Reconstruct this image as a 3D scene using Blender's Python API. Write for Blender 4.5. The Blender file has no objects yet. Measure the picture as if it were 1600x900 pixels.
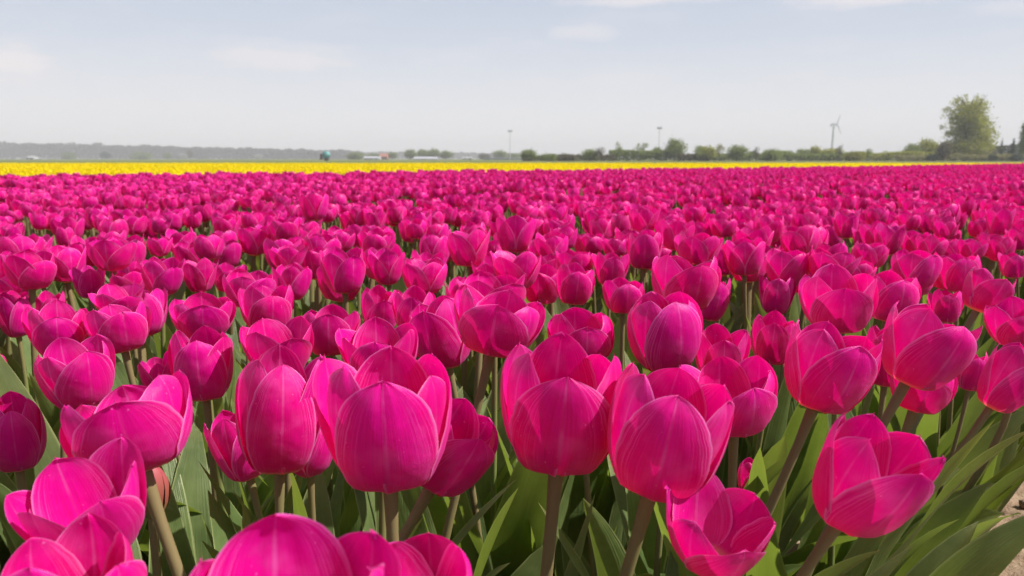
import bpy, bmesh, math, random
import numpy as np
from mathutils import Vector, Matrix, noise as mnoise

random.seed(7)
RNG = np.random.default_rng(7)
S = bpy.context.scene
COL = S.collection
R = math.radians
PI = math.pi

# ---------------------------------------------------------------- camera, world, sun, exposure
F = 1164.0                       # focal length in photo pixels (photo is 1600 x 900)
PITCH = R(9.84)
CAM = Vector((0, 0, 0.56))
cam_d = bpy.data.cameras.new('camera')
cam = bpy.data.objects.new('camera', cam_d)
COL.objects.link(cam)
S.camera = cam
cam.location = CAM
cam.rotation_euler = (PI / 2 - PITCH, 0, 0)
cam_d.sensor_width = 36
cam_d.lens = 36 * F / 1600
cam_d.clip_start = 0.01
cam_d.clip_end = 6000
cam_d.dof.use_dof = True
cam_d.dof.focus_distance = 0.56
cam_d.dof.aperture_fstop = 15.5

SUN_EL, SUN_AZ = 50.0, 96.0      # azimuth clockwise from +Y (the viewing direction)
w = bpy.data.worlds.new('World')
S.world = w
w.use_nodes = True
nt = w.node_tree
nt.nodes.clear()
def N(t, nt_, **kw):
    n = nt_.nodes.new(t)
    for k, v in kw.items():
        setattr(n, k, v)
    return n
def mathn(nt_, op, a, b=None, c=None, clamp=False):
    n = nt_.nodes.new('ShaderNodeMath'); n.operation = op; n.use_clamp = clamp
    for i, v in enumerate((a, b, c)):
        if v is None: continue
        if isinstance(v, (int, float)): n.inputs[i].default_value = v
        else: nt_.links.new(v, n.inputs[i])
    return n.outputs[0]
def maprange(nt_, v, a, b, c=0.0, d=1.0, smooth=True):
    n = nt_.nodes.new('ShaderNodeMapRange')
    n.interpolation_type = 'SMOOTHSTEP' if smooth else 'LINEAR'
    nt_.links.new(v, n.inputs[0])
    for i, x in enumerate((a, b, c, d)): n.inputs[i + 1].default_value = x
    return n.outputs[0]
def mixc(nt_, fac, a, b, blend='MIX'):
    n = nt_.nodes.new('ShaderNodeMix'); n.data_type = 'RGBA'; n.blend_type = blend
    if isinstance(fac, (int, float)): n.inputs[0].default_value = fac
    else: nt_.links.new(fac, n.inputs[0])
    for i, v in ((6, a), (7, b)):
        if isinstance(v, tuple): n.inputs[i].default_value = (*v[:3], 1)
        else: nt_.links.new(v, n.inputs[i])
    return n.outputs[2]

sky = N('ShaderNodeTexSky', nt, sky_type='NISHITA', sun_disc=False)
sky.sun_elevation = R(SUN_EL); sky.sun_rotation = R(SUN_AZ)
sky.altitude = 0; sky.air_density = 1.0; sky.dust_density = 1.2; sky.ozone_density = 1.5
tc = N('ShaderNodeTexCoord', nt)
sep = N('ShaderNodeSeparateXYZ', nt); nt.links.new(tc.outputs['Generated'], sep.inputs[0])
DX, DY, DZ = sep.outputs
# thin high veil: the blue of the clear sky washed out by a pale layer, densest near the horizon
veil = maprange(nt, DZ, 0.15, 0.42, 0.92, 0.12)
c0 = mixc(nt, veil, sky.outputs[0], (6.2, 6.95, 8.35))
low = maprange(nt, DZ, -0.02, 0.20, 0.92, 0.05)
c0 = mixc(nt, low, c0, (10.0, 9.75, 9.6))
# faint drifting clouds (positions are directions in the sky)
zz = mathn(nt, 'MAXIMUM', DZ, 0.03)
cv = N('ShaderNodeCombineXYZ', nt)
nt.links.new(mathn(nt, 'DIVIDE', DX, mathn(nt, 'ADD', zz, 0.12)), cv.inputs[0])
nt.links.new(mathn(nt, 'DIVIDE', DY, mathn(nt, 'ADD', zz, 0.12)), cv.inputs[1])
cn = N('ShaderNodeTexNoise', nt); cn.inputs['Scale'].default_value = 1.7; cn.inputs['Detail'].default_value = 6; cn.inputs['Roughness'].default_value = .55
nt.links.new(cv.outputs[0], cn.inputs['Vector'])
wisp = maprange(nt, cn.outputs[0], 0.46, 0.80, 0.0, 0.35)
az = mathn(nt, 'ARCTAN2', DX, DY)
el = mathn(nt, 'ARCSINE', DZ)
fn = N('ShaderNodeTexNoise', nt); fn.inputs['Scale'].default_value = 14; fn.inputs['Detail'].default_value = 7; fn.inputs['Roughness'].default_value = .6
cs = N('ShaderNodeCombineXYZ', nt)
nt.links.new(az, cs.inputs[0]); nt.links.new(mathn(nt, 'MULTIPLY', el, 3.5), cs.inputs[1])
nt.links.new(cs.outputs[0], fn.inputs['Vector'])
tot = wisp
def sky_dir(x, y):
    v = Vector((0, math.cos(PITCH), -math.sin(PITCH))) + Vector((1, 0, 0)) * ((x - 800) / F) + Vector((0, math.sin(PITCH), math.cos(PITCH))) * ((450 - y) / F)
    v.normalize()
    return math.atan2(v.x, v.y), math.asin(v.z)
for (x, y, ax, ay, st) in ((430, 88, .125, .021, .80), (5, 98, .046, .030, 1.2), (905, 49, .055, .012, .65), (1010, -2, .12, .012, .9), (1340, 0, .10, .012, .9),
                            (980, 122, .09, .02, .30), (1585, 10, .06, .01, .5), (-300, 60, .2, .03, .7), (1900, 70, .18, .025, .6), (600, -160, .25, .04, .7), (200, 160, .2, .014, .22)):
    a0, e0 = sky_dir(x, y)
    qa = mathn(nt, 'DIVIDE', mathn(nt, 'SUBTRACT', az, a0), ax)
    qe = mathn(nt, 'DIVIDE', mathn(nt, 'SUBTRACT', el, e0), ay)
    rr = mathn(nt, 'SQRT', mathn(nt, 'ADD', mathn(nt, 'MULTIPLY', qa, qa), mathn(nt, 'MULTIPLY', qe, qe)))
    rr = mathn(nt, 'ADD', rr, mathn(nt, 'MULTIPLY', mathn(nt, 'SUBTRACT', fn.outputs[0], 0.5), 2.2))
    tot = mathn(nt, 'MAXIMUM', tot, maprange(nt, rr, 1.15, 0.1, 0.0, st))
c1 = mixc(nt, mathn(nt, 'MULTIPLY', tot, .62), c0, (9.8, 9.1, 9.1))
bg = N('ShaderNodeBackground', nt); bg.inputs[1].default_value = 0.068
nt.links.new(c1, bg.inputs[0])
wo = N('ShaderNodeOutputWorld', nt); nt.links.new(bg.outputs[0], wo.inputs[0])

sl = bpy.data.lights.new('sun', 'SUN'); sl.energy = 5.0; sl.angle = R(0.53); sl.color = (1, .955, .88)
so = bpy.data.objects.new('sun', sl); COL.objects.link(so)
sd = Vector((math.sin(R(SUN_AZ)) * math.cos(R(SUN_EL)), math.cos(R(SUN_AZ)) * math.cos(R(SUN_EL)), math.sin(R(SUN_EL))))
so.rotation_euler = sd.to_track_quat('Z', 'Y').to_euler(); so.location = (30, 0, 40)
S.view_settings.view_transform = 'Standard'; S.view_settings.look = 'None'
S.view_settings.exposure = 0.50; S.view_settings.gamma = 1.0
S.view_settings.use_curve_mapping = False
cy = S.cycles
cy.use_denoising = True
cy.max_bounces = 8; cy.diffuse_bounces = 5; cy.glossy_bounces = 2; cy.transmission_bounces = 4
cy.volume_bounces = 0; cy.transparent_max_bounces = 4
cy.caustics_reflective = False; cy.caustics_refractive = False
cy.use_light_tree = False

# ---------------------------------------------------------------- helpers
FWD = Vector((0, math.cos(PITCH), -math.sin(PITCH)))
UP = Vector((0, math.sin(PITCH), math.cos(PITCH)))
def at(x, y, z):                  # photo pixel and distance along the view -> point
    return CAM + z * (FWD + Vector((1, 0, 0)) * ((x - 800) / F) + UP * ((450 - y) / F))
def to_px(p):
    v = p - CAM; z = v.dot(FWD)
    if z < 1e-3: return None
    return 800 + F * v.x / z, 450 - F * v.dot(UP) / z, z
def ground_at(x, dist):           # point on the ground in the direction of photo column x
    return Vector(((x - 800) / F * dist, dist * math.cos(PITCH) * 1.0, 0))

def tag(o, label=None, cat=None, group=None, kind=None):
    if label: o['label'] = label
    if cat: o['category'] = cat
    if group: o['group'] = group
    if kind: o['kind'] = kind
    return o
def mesh(name, V, Fc, mats, uv=None, smooth=True, mi=None, quads=True):
    """V (n,3) array, Fc (m,3|4) int array or list"""
    me = bpy.data.meshes.new(name)
    if isinstance(Fc, np.ndarray):
        n, k = Fc.shape
        me.vertices.add(len(V)); me.vertices.foreach_set('co', np.asarray(V, dtype=np.float32).ravel())
        me.loops.add(n * k); me.loops.foreach_set('vertex_index', Fc.astype(np.int32).ravel())
        me.polygons.add(n); me.polygons.foreach_set('loop_start', np.arange(0, n * k, k, dtype=np.int32))
        me.polygons.foreach_set('loop_total', np.full(n, k, dtype=np.int32))
        me.update(calc_edges=True)
    else:
        me.from_pydata([tuple(v) for v in V], [], Fc); me.update()
    for m in (mats if isinstance(mats, (list, tuple)) else [mats]): me.materials.append(m)
    if mi is not None: me.polygons.foreach_set('material_index', np.asarray(mi, dtype=np.int32))
    if smooth: me.polygons.foreach_set('use_smooth', np.ones(len(me.polygons), dtype=bool))
    if uv is not None:
        ul = me.uv_layers.new(name='UVMap')
        idx = np.empty(len(me.loops), dtype=np.int32); me.loops.foreach_get('vertex_index', idx)
        ul.data.foreach_set('uv', np.asarray(uv, dtype=np.float32)[idx].ravel())
    me.validate(); 
    return me
def ob(name, me, parent=None, loc=(0, 0, 0), rot=None, scale=None):
    o = bpy.data.objects.new(name, me); COL.objects.link(o)
    if parent is not None: o.parent = parent
    o.location = loc
    if rot is not None: o.rotation_euler = rot
    if scale is not None: o.scale = scale
    return o
def grid_faces(nu, nv, off=0):
    """grid with nu columns and nv rows of vertices, row major"""
    i = np.arange(nu - 1)[None, :]; j = np.arange(nv - 1)[:, None]
    a = (j * nu + i).ravel() + off
    return np.stack([a, a + 1, a + nu + 1, a + nu], 1)

# ---------------------------------------------------------------- materials
def new_mat(name):
    m = bpy.data.materials.new(name); m.use_nodes = True
    t = m.node_tree; t.nodes.clear()
    out = t.nodes.new('ShaderNodeOutputMaterial')
    return m, t, out
def princ(t, col=None, rough=.5, spec=.5, **kw):
    p = t.nodes.new('ShaderNodeBsdfPrincipled')
    if isinstance(col, tuple): p.inputs['Base Color'].default_value = (*col[:3], 1)
    elif col is not None: t.links.new(col, p.inputs['Base Color'])
    if isinstance(rough, (int, float)): p.inputs['Roughness'].default_value = rough
    else: t.links.new(rough, p.inputs['Roughness'])
    p.inputs['Specular IOR Level'].default_value = spec
    for k, v in kw.items(): p.inputs[k.replace('_', ' ')].default_value = v
    return p

def petal_mat(name, main, deep, pale, basec, trans, tfac=.38, streak=1.0):
    m, t, out = new_mat(name); L = t.links.new
    uv = t.nodes.new('ShaderNodeUVMap'); sp = t.nodes.new('ShaderNodeSeparateXYZ'); L(uv.outputs[0], sp.inputs[0])
    u, v = sp.outputs[0], sp.outputs[1]
    oi = t.nodes.new('ShaderNodeObjectInfo')
    cu = mathn(t, 'SUBTRACT', mathn(t, 'MULTIPLY', u, 2), 1)
    au = mathn(t, 'ABSOLUTE', cu)
    cb = t.nodes.new('ShaderNodeCombineXYZ')
    # veins fan outwards: use u * (a function of v) so that lines curve to the rim
    fan = mathn(t, 'MULTIPLY', cu, mathn(t, 'ADD', 42, mathn(t, 'MULTIPLY', v, 26)))
    L(fan, cb.inputs[0]); L(mathn(t, 'MULTIPLY', mathn(t, 'ADD', v, mathn(t, 'MULTIPLY', au, .35)), 1.6), cb.inputs[1]); L(mathn(t, 'MULTIPLY', oi.outputs['Random'], 37), cb.inputs[2])
    n1 = t.nodes.new('ShaderNodeTexNoise'); n1.inputs['Scale'].default_value = 1.0; n1.inputs['Detail'].default_value = 4; n1.inputs['Roughness'].default_value = .65
    L(cb.outputs[0], n1.inputs['Vector'])
    tc2 = t.nodes.new('ShaderNodeTexCoord')
    n2 = t.nodes.new('ShaderNodeTexNoise'); n2.inputs['Scale'].default_value = 55; n2.inputs['Detail'].default_value = 3
    L(tc2.outputs['Object'], n2.inputs['Vector'])
    c = mixc(t, maprange(t, n1.outputs[0], .30, .70, .1, .9 * streak), deep, main)
    c = mixc(t, maprange(t, n2.outputs[0], .45, .75, 0, .18), c, pale)
    # bright hairline veins towards the rim
    rimv = mathn(t, 'MULTIPLY', maprange(t, n1.outputs[0], .52, .64), maprange(t, au, .30, .95))
    c = mixc(t, mathn(t, 'MULTIPLY', rimv, .62 * streak), c, pale)
    # pale rim
    rim = maprange(t, au, .90, 1.0, 0, .85)
    c = mixc(t, rim, c, pale)
    # pale line along the midrib
    mid = mathn(t, 'MULTIPLY', maprange(t, au, .055, .012), maprange(t, v, .2, .65, .25, .85))
    c = mixc(t, mathn(t, 'MULTIPLY', mathn(t, 'MULTIPLY', mid, .34), maprange(t, n2.outputs[0], .35, .6, .15, 1)), c, pale)
    # creamy base where the petal joins the stem
    bs = mathn(t, 'ADD', v, mathn(t, 'MULTIPLY', mathn(t, 'SUBTRACT', n1.outputs[0], .5), .09))
    c = mixc(t, maprange(t, bs, .16, .03, 0, 1), c, basec)
    n5 = t.nodes.new('ShaderNodeTexNoise'); n5.inputs['Scale'].default_value = 420; n5.inputs['Detail'].default_value = 1; L(tc2.outputs['Object'], n5.inputs['Vector'])
    c = mixc(t, maprange(t, n5.outputs[0], .74, .80, 0, .5), c, pale)
    n6 = t.nodes.new('ShaderNodeTexNoise'); n6.inputs['Scale'].default_value = 24; n6.inputs['Detail'].default_value = 2; L(tc2.outputs['Object'], n6.inputs['Vector'])
    c = mixc(t, maprange(t, n6.outputs[0], .40, .68, 0, .38), c, deep)
    hs = t.nodes.new('ShaderNodeHueSaturation'); L(c, hs.inputs['Color'])
    L(mathn(t, 'ADD', .492, mathn(t, 'MULTIPLY', oi.outputs['Random'], .016)), hs.inputs['Hue'])
    L(mathn(t, 'ADD', .90, mathn(t, 'MULTIPLY', mathn(t, 'FRACT', mathn(t, 'MULTIPLY', oi.outputs['Random'], 13.7)), .22)), hs.inputs['Value'])
    c = hs.outputs[0]
    bp = t.nodes.new('ShaderNodeBump'); bp.inputs['Strength'].default_value = .30; bp.inputs['Distance'].default_value = .0007
    L(n1.outputs[0], bp.inputs['Height'])
    bp2 = t.nodes.new('ShaderNodeBump'); bp2.inputs['Strength'].default_value = .35; bp2.inputs['Distance'].default_value = .002
    n3 = t.nodes.new('ShaderNodeTexNoise'); n3.inputs['Scale'].default_value = 90; L(tc2.outputs['Object'], n3.inputs['Vector'])
    L(n3.outputs[0], bp2.inputs['Height']); L(bp.outputs[0], bp2.inputs['Normal'])
    p = princ(t, c, .40, .26); L(bp2.outputs[0], p.inputs['Normal'])
    p.inputs['Sheen Weight'].default_value = .11; p.inputs['Sheen Roughness'].default_value = .45; p.inputs['Sheen Tint'].default_value = (1, .45, .88, 1)
    tr = t.nodes.new('ShaderNodeBsdfTranslucent'); L(mixc(t, .75, c, trans), tr.inputs[0]); L(bp2.outputs[0], tr.inputs['Normal'])
    mx = t.nodes.new('ShaderNodeMixShader'); mx.inputs[0].default_value = tfac
    L(p.outputs[0], mx.inputs[1]); L(tr.outputs[0], mx.inputs[2]); L(mx.outputs[0], out.inputs[0])
    return m
M_PETAL = petal_mat('magenta_petal', (.86, .0030, .375), (.64, .0006, .190), (.95, .30, .75), (.90, .80, .30), (.97, .001, .225), .33)
M_YPETAL = petal_mat('yellow_petal', (.97, .82, .008), (.95, .76, .006), (.97, .86, .06), (.8, .72, .06), (1.0, .86, .004), .5)

def leaf_mat(name, a, b, pale, trans, tfac=.3, rough=.42):
    m, t, out = new_mat(name); L = t.links.new
    uv = t.nodes.new('ShaderNodeUVMap'); sp = t.nodes.new('ShaderNodeSeparateXYZ'); L(uv.outputs[0], sp.inputs[0])
    u, v = sp.outputs[0], sp.outputs[1]
    au = mathn(t, 'ABSOLUTE', mathn(t, 'SUBTRACT', mathn(t, 'MULTIPLY', u, 2), 1))
    oi = t.nodes.new('ShaderNodeObjectInfo')
    tc2 = t.nodes.new('ShaderNodeTexCoord')
    cb = t.nodes.new('ShaderNodeCombineXYZ'); L(mathn(t, 'MULTIPLY', u, 26), cb.inputs[0]); L(mathn(t, 'MULTIPLY', v, 2.2), cb.inputs[1]); L(mathn(t, 'MULTIPLY', oi.outputs['Random'], 31), cb.inputs[2])
    n1 = t.nodes.new('ShaderNodeTexNoise'); n1.inputs['Scale'].default_value = 1; n1.inputs['Detail'].default_value = 4; L(cb.outputs[0], n1.inputs['Vector'])
    n2 = t.nodes.new('ShaderNodeTexNoise'); n2.inputs['Scale'].default_value = 38; n2.inputs['Detail'].default_value = 5; L(tc2.outputs['Object'], n2.inputs['Vector'])
    c = mixc(t, maprange(t, n2.outputs[0], .3, .7), a, b)
    c = mixc(t, maprange(t, n1.outputs[0], .45, .75, 0, .22), c, pale)
    c = mixc(t, maprange(t, au, .88, 1.0, 0, .85), c, (.36, .40, .17))
    c = mixc(t, maprange(t, v, .90, 1.0, 0, .35), c, (.30, .30, .08))
    # dusty specks and dry spots
    n4 = t.nodes.new('ShaderNodeTexNoise'); n4.inputs['Scale'].default_value = 160; n4.inputs['Detail'].default_value = 2; L(tc2.outputs['Object'], n4.inputs['Vector'])
    c = mixc(t, maprange(t, n4.outputs[0], .68, .78, 0, .55), c, (.30, .26, .16))
    hs = t.nodes.new('ShaderNodeHueSaturation'); L(c, hs.inputs['Color'])
    L(mathn(t, 'ADD', .485, mathn(t, 'MULTIPLY', oi.outputs['Random'], .03)), hs.inputs['Hue'])
    L(mathn(t, 'ADD', .75, mathn(t, 'MULTIPLY', mathn(t, 'FRACT', mathn(t, 'MULTIPLY', oi.outputs['Random'], 17.3)), .5)), hs.inputs['Value'])
    c = hs.outputs[0]
    bp = t.nodes.new('ShaderNodeBump'); bp.inputs['Strength'].default_value = .6; bp.inputs['Distance'].default_value = .0018; L(n1.outputs[0], bp.inputs['Height'])
    bp2 = t.nodes.new('ShaderNodeBump'); bp2.inputs['Strength'].default_value = .4; bp2.inputs['Distance'].default_value = .002; L(n2.outputs[0], bp2.inputs['Height']); L(bp.outputs[0], bp2.inputs['Normal'])
    p = princ(t, c, rough, .45); L(bp2.outputs[0], p.inputs['Normal'])
    tr = t.nodes.new('ShaderNodeBsdfTranslucent'); L(mixc(t, .7, c, trans), tr.inputs[0])
    mx = t.nodes.new('ShaderNodeMixShader'); mx.inputs[0].default_value = tfac
    L(p.outputs[0], mx.inputs[1]); L(tr.outputs[0], mx.inputs[2]); L(mx.outputs[0], out.inputs[0])
    return m
M_LEAF = leaf_mat('tulip_leaf', (.095, .145, .045), (.155, .215, .070), (.27, .33, .15), (.40, .54, .05), .34)

def stem_mat():
    m, t, out = new_mat('tulip_stem'); L = t.links.new
    uv = t.nodes.new('ShaderNodeUVMap'); sp = t.nodes.new('ShaderNodeSeparateXYZ'); L(uv.outputs[0], sp.inputs[0])
    tc2 = t.nodes.new('ShaderNodeTexCoord')
    n1 = t.nodes.new('ShaderNodeTexNoise'); n1.inputs['Scale'].default_value = 45; n1.inputs['Detail'].default_value = 4; L(tc2.outputs['Object'], n1.inputs['Vector'])
    oi = t.nodes.new('ShaderNodeObjectInfo')
    f = mathn(t, 'ADD', sp.outputs[1], mathn(t, 'MULTIPLY', mathn(t, 'SUBTRACT', oi.outputs['Random'], .5), .7))
    c = mixc(t, maprange(t, f, .25, .85), (.17, .23, .060), (.21, .165, .075))
    c = mixc(t, maprange(t, n1.outputs[0], .35, .7, 0, .5), c, (.20, .155, .075))
    p = princ(t, c, .5, .4)
    bp = t.nodes.new('ShaderNodeBump'); bp.inputs['Strength'].default_value = .3; bp.inputs['Distance'].default_value = .001; L(n1.outputs[0], bp.inputs['Height']); L(bp.outputs[0], p.inputs['Normal'])
    L(p.outputs[0], out.inputs[0]); return m
M_STEM = stem_mat()

def noise_mat(name, cols, scale, rough=.9, bump=0, bscale=None, spec=.2, coord='Object', detail=6):
    m, t, out = new_mat(name); L = t.links.new
    tc2 = t.nodes.new('ShaderNodeTexCoord')
    n1 = t.nodes.new('ShaderNodeTexNoise'); n1.inputs['Scale'].default_value = scale; n1.inputs['Detail'].default_value = detail; L(tc2.outputs[coord], n1.inputs['Vector'])
    rp = t.nodes.new('ShaderNodeValToRGB'); e = rp.color_ramp.elements
    k = len(cols)
    e[0].position = .3; e[0].color = (*cols[0], 1); e[1].position = .7; e[1].color = (*cols[-1], 1)
    for i in range(1, k - 1):
        x = e.new(.3 + .4 * i / (k - 1)); x.color = (*cols[i], 1)
    L(n1.outputs[0], rp.inputs[0])
    p = princ(t, rp.outputs[0], rough, spec)
    if bump:
        n2 = t.nodes.new('ShaderNodeTexNoise'); n2.inputs['Scale'].default_value = bscale or scale * 4; n2.inputs['Detail'].default_value = 8; L(tc2.outputs[coord], n2.inputs['Vector'])
        b = t.nodes.new('ShaderNodeBump'); b.inputs['Strength'].default_value = .8; b.inputs['Distance'].default_value = bump; L(n2.outputs[0], b.inputs['Height']); L(b.outputs[0], p.inputs['Normal'])
    L(p.outputs[0], out.inputs[0]); return m
M_SOIL = noise_mat('sandy_soil', [(.13, .085, .055), (.26, .18, .12), (.38, .275, .19)], 22, .95, .006, 180)
M_GRASS = noise_mat('far_grass', [(.075, .105, .022), (.13, .15, .035), (.17, .17, .05)], .05, .95)
M_BARK = noise_mat('bark', [(.06, .05, .038), (.13, .11, .085)], 3, .95)
def crown_mat(name, a, b, trans, tf=.38):
    m, t, out = new_mat(name); L = t.links.new
    g = t.nodes.new('ShaderNodeNewGeometry'); tc2 = t.nodes.new('ShaderNodeTexCoord')
    n1 = t.nodes.new('ShaderNodeTexNoise'); n1.inputs['Scale'].default_value = .6; n1.inputs['Detail'].default_value = 3; L(tc2.outputs['Object'], n1.inputs['Vector'])
    c = mixc(t, mathn(t, 'ADD', mathn(t, 'MULTIPLY', g.outputs['Random Per Island'], .5), maprange(t, n1.outputs[0], .3, .7, 0, .5)), a, b)
    p = princ(t, c, .7, .25)
    tr = t.nodes.new('ShaderNodeBsdfTranslucent'); tr.inputs[0].default_value = (*trans, 1)
    mx = t.nodes.new('ShaderNodeMixShader'); mx.inputs[0].default_value = tf
    L(p.outputs[0], mx.inputs[1]); L(tr.outputs[0], mx.inputs[2]); L(mx.outputs[0], out.inputs[0]); return m
M_C = {'olive': crown_mat('olive_foliage', (.20, .21, .045), (.34, .34, .075), (.42, .43, .05)),
       'green': crown_mat('green_foliage', (.12, .16, .05), (.21, .25, .075), (.27, .33, .06)),
       'dark': crown_mat('dark_foliage', (.035, .055, .032), (.065, .09, .045), (.05, .08, .02), .15),
       'brown': crown_mat('budding_twigs', (.085, .075, .045), (.15, .13, .07), (.14, .12, .05)),
       'grey': crown_mat('bare_twigs', (.07, .06, .048), (.12, .105, .085), (.14, .12, .09)),
       'pale': crown_mat('pale_reed', (.22, .21, .09), (.36, .33, .16), (.3, .28, .10)),
       'white': crown_mat('pale_mist', (.42, .42, .40), (.6, .6, .58), (.4, .4, .38)),  # whitish crown colour standing in for drifting mist
       'yellow': crown_mat('yellow_green_foliage', (.12, .13, .022), (.23, .22, .035), (.3, .28, .03))}

# ---------------------------------------------------------------- tulip pieces
def smooth_curve(ts, pts, x):
    """monotone-ish cubic (Catmull-Rom) through (ts, pts) at x"""
    ts = np.asarray(ts); pts = np.asarray(pts, float)
    m = np.gradient(pts, ts)
    i = np.clip(np.searchsorted(ts, x) - 1, 0, len(ts) - 2)
    h = ts[i + 1] - ts[i]; t = (x - ts[i]) / h
    return ((2*t**3 - 3*t**2 + 1) * pts[i] + (t**3 - 2*t**2 + t) * h * m[i] + (-2*t**3 + 3*t**2) * pts[i+1] + (t**3 - t**2) * h * m[i+1])
TS = [0, .06, .15, .30, .50, .70, .85, 1.0]
R_CL = [.10, .34, .62, .89, 1.02, .97, .82, .52]
R_MD = [.10, .32, .58, .82, .98, 1.05, 1.04, .96]
R_OP = [.10, .33, .58, .83, 1.03, 1.19, 1.29, 1.37]
Z_CL = [0, .015, .075, .24, .50, .77, .94, 1.08]
Z_OP = [0, .015, .075, .23, .48, .74, .90, 1.02]
def petal_arrays(rng, o, az, outer, Rm, H, nu, nv):
    """one cupped petal; o: 0 closed .. .5 upright .. 1 flared"""
    o = float(np.clip(o, 0, 1.1))
    tt = np.linspace(0, 1, nv); v = 1 - (1 - tt) ** 1.45          # denser at the tip
    u = np.linspace(-1, 1, nu)
    u = np.sign(u) * np.abs(u) ** .9
    if o < .5: k = o / .5; rad = np.array(R_CL) * (1 - k) + np.array(R_MD) * k
    else: k = (o - .5) / .5; rad = np.array(R_MD) * (1 - k) + np.array(R_OP) * k
    zz_ = np.array(Z_CL) * (1 - min(1, o)) + np.array(Z_OP) * min(1, o)
    r = smooth_curve(TS, rad, v); z = smooth_curve(TS, zz_, v)
    hw = (.97 if outer else .95) * rng.uniform(.94, 1.06)
    c = rng.uniform(.38, .46)
    up = np.clip((v - c) / (1 - c), 0, 1)
    wsh = np.where(v > c, np.clip(1 - up ** rng.uniform(1.75, 2.05), 0, 1) ** rng.uniform(.70, .84), (.16 + .84 * np.sin(PI / 2 * np.clip(v / c, 0, 1)) ** .85))
    wsh = wsh * (1 + rng.normal(0, .012, len(v)) * (v > .5))
    half = hw * wsh                                                # arc half width in units of Rm
    U, Vv = np.meshgrid(u, v); Rr = r[:, None] + 0 * U; Zz = z[:, None] + 0 * U; Hf = half[:, None]
    # the petal is a little more curved than the cup
    curv = 1.0 / np.maximum(.80, Rr) * rng.uniform(.92, 1.10)
    ang = U * Hf * curv
    ang = np.clip(ang, -1.25, 1.25)
    rc = 1.0 / (1.0 / np.maximum(.80, Rr) * 1.0)
    # local frame: radial (x), tangential (y)
    x = Rr - rc * (1 - np.cos(ang)) * rng.uniform(.90, 1.05)
    y = rc * np.sin(ang)
    # midrib groove, ruffled rim, soft buckles
    ph = rng.uniform(0, 6.28, 6)
    x += -.020 * np.exp(-(U / .07) ** 2) * np.clip(Vv * 2.2 - .3, 0, 1) * rng.uniform(.5, 1.6)
    x += rng.uniform(.01, .035) * np.abs(U) ** 3 * np.sin(Vv * rng.uniform(6, 11) + ph[0] + np.sign(U) * ph[1]) * np.clip(Vv * 2, 0, 1)
    x += .028 * np.sin(U * 3.1 + ph[2]) * np.sin(Vv * 5 + ph[3]) + .006 * np.sin(U * 13 + ph[5]) * np.sin(Vv * 3 + ph[0]) * np.clip(Vv * 2 - .4, 0, 1)
    curl = rng.uniform(-.06, .07)                                  # tip bends in or out
    x += curl * np.clip((Vv - .72) / .28, 0, 1) ** 2
    Zz = Zz * rng.uniform(.93, 1.06) * (.98 if outer else 1.04)
    Zz += .012 * np.abs(U) ** 2 * np.sin(Vv * 9 + ph[4]) * Vv
    # small point at the tip
    Zz += .030 * np.exp(-(U / .16) ** 2) * np.clip((Vv - .93) / .07, 0, 1)
    sc = 1.0 if outer else .90
    x = x * sc; y = y * (1.0 if outer else .95)
    tw = rng.uniform(-.05, .05) * Vv
    ca, sa = np.cos(az + tw), np.sin(az + tw)
    X = (x * ca - y * sa) * Rm; Y = (x * sa + y * ca) * Rm; Z = Zz * H
    V = np.stack([X.ravel(), Y.ravel(), Z.ravel()], 1)
    uv = np.stack([(U * .5 + .5).ravel(), Vv.ravel()], 1)
    return V, grid_faces(nu, nv), uv
def flower_arrays(rng, o, rot, Rm, H, nu, nv):
    out = []
    for k in range(6):
        outer = k % 2 == 0
        az = rot + k * PI / 3 + rng.uniform(-.10, .10)
        droop = .32 if rng.uniform() < .07 else 0
        out.append(petal_arrays(rng, o + droop + rng.uniform(-.12, .12) + (0 if outer else -.04), az, outer, Rm, H, nu, nv))
    return out
def leaf_arrays(rng, Ln, W, lean, arch, nu=5, nv=16, fold=None, twist=None, wave=None):
    t = np.linspace(0, 1, nv)
    th = lean + arch * t ** 1.8
    ds = Ln / (nv - 1)
    cx = np.concatenate([[0], np.cumsum(np.sin(th[:-1]) * ds)]); cz = np.concatenate([[0], np.cumsum(np.cos(th[:-1]) * ds)])
    side = rng.uniform(-.03, .03) * np.sin(t * 3)
    wd = W / 2 * np.clip(1 - t ** rng.uniform(2.2, 3.4), 0, 1) ** .85 * (.42 + .58 * np.sin(np.minimum(1, t * 2.1) * PI / 2))
    fold = rng.uniform(.12, .55) if fold is None else fold
    twist = rng.uniform(-.9, .9) if twist is None else twist
    wave = rng.uniform(.0, .30) if wave is None else wave
    ph = rng.uniform(0, 6.28); fr = rng.uniform(5, 10)
    u = np.linspace(-1, 1, nu)
    V = []; UV = []
    for j in range(nv):
        T = np.array([math.sin(th[j]), 0, math.cos(th[j])])
        n = np.array([-math.cos(th[j]), 0, math.sin(th[j])]); s = np.array([0., 1, 0])
        a = twist * t[j] ** 1.5
        s2 = s * math.cos(a) + n * math.sin(a); n2 = n * math.cos(a) - s * math.sin(a)
        fo = fold * (1 - .6 * t[j])
        for q in u:
            d = wd[j] * q
            V.append(np.array([cx[j], side[j], cz[j]]) + s2 * d * math.cos(fo) + n2 * (abs(d) * math.sin(fo) + wd[j] * wave * q * q * math.sin(fr * t[j] + ph + (1.3 if q > 0 else 0))))
            UV.append((q * .5 + .5, t[j]))
    return np.array(V), grid_faces(nu, nv), np.array(UV)
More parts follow.
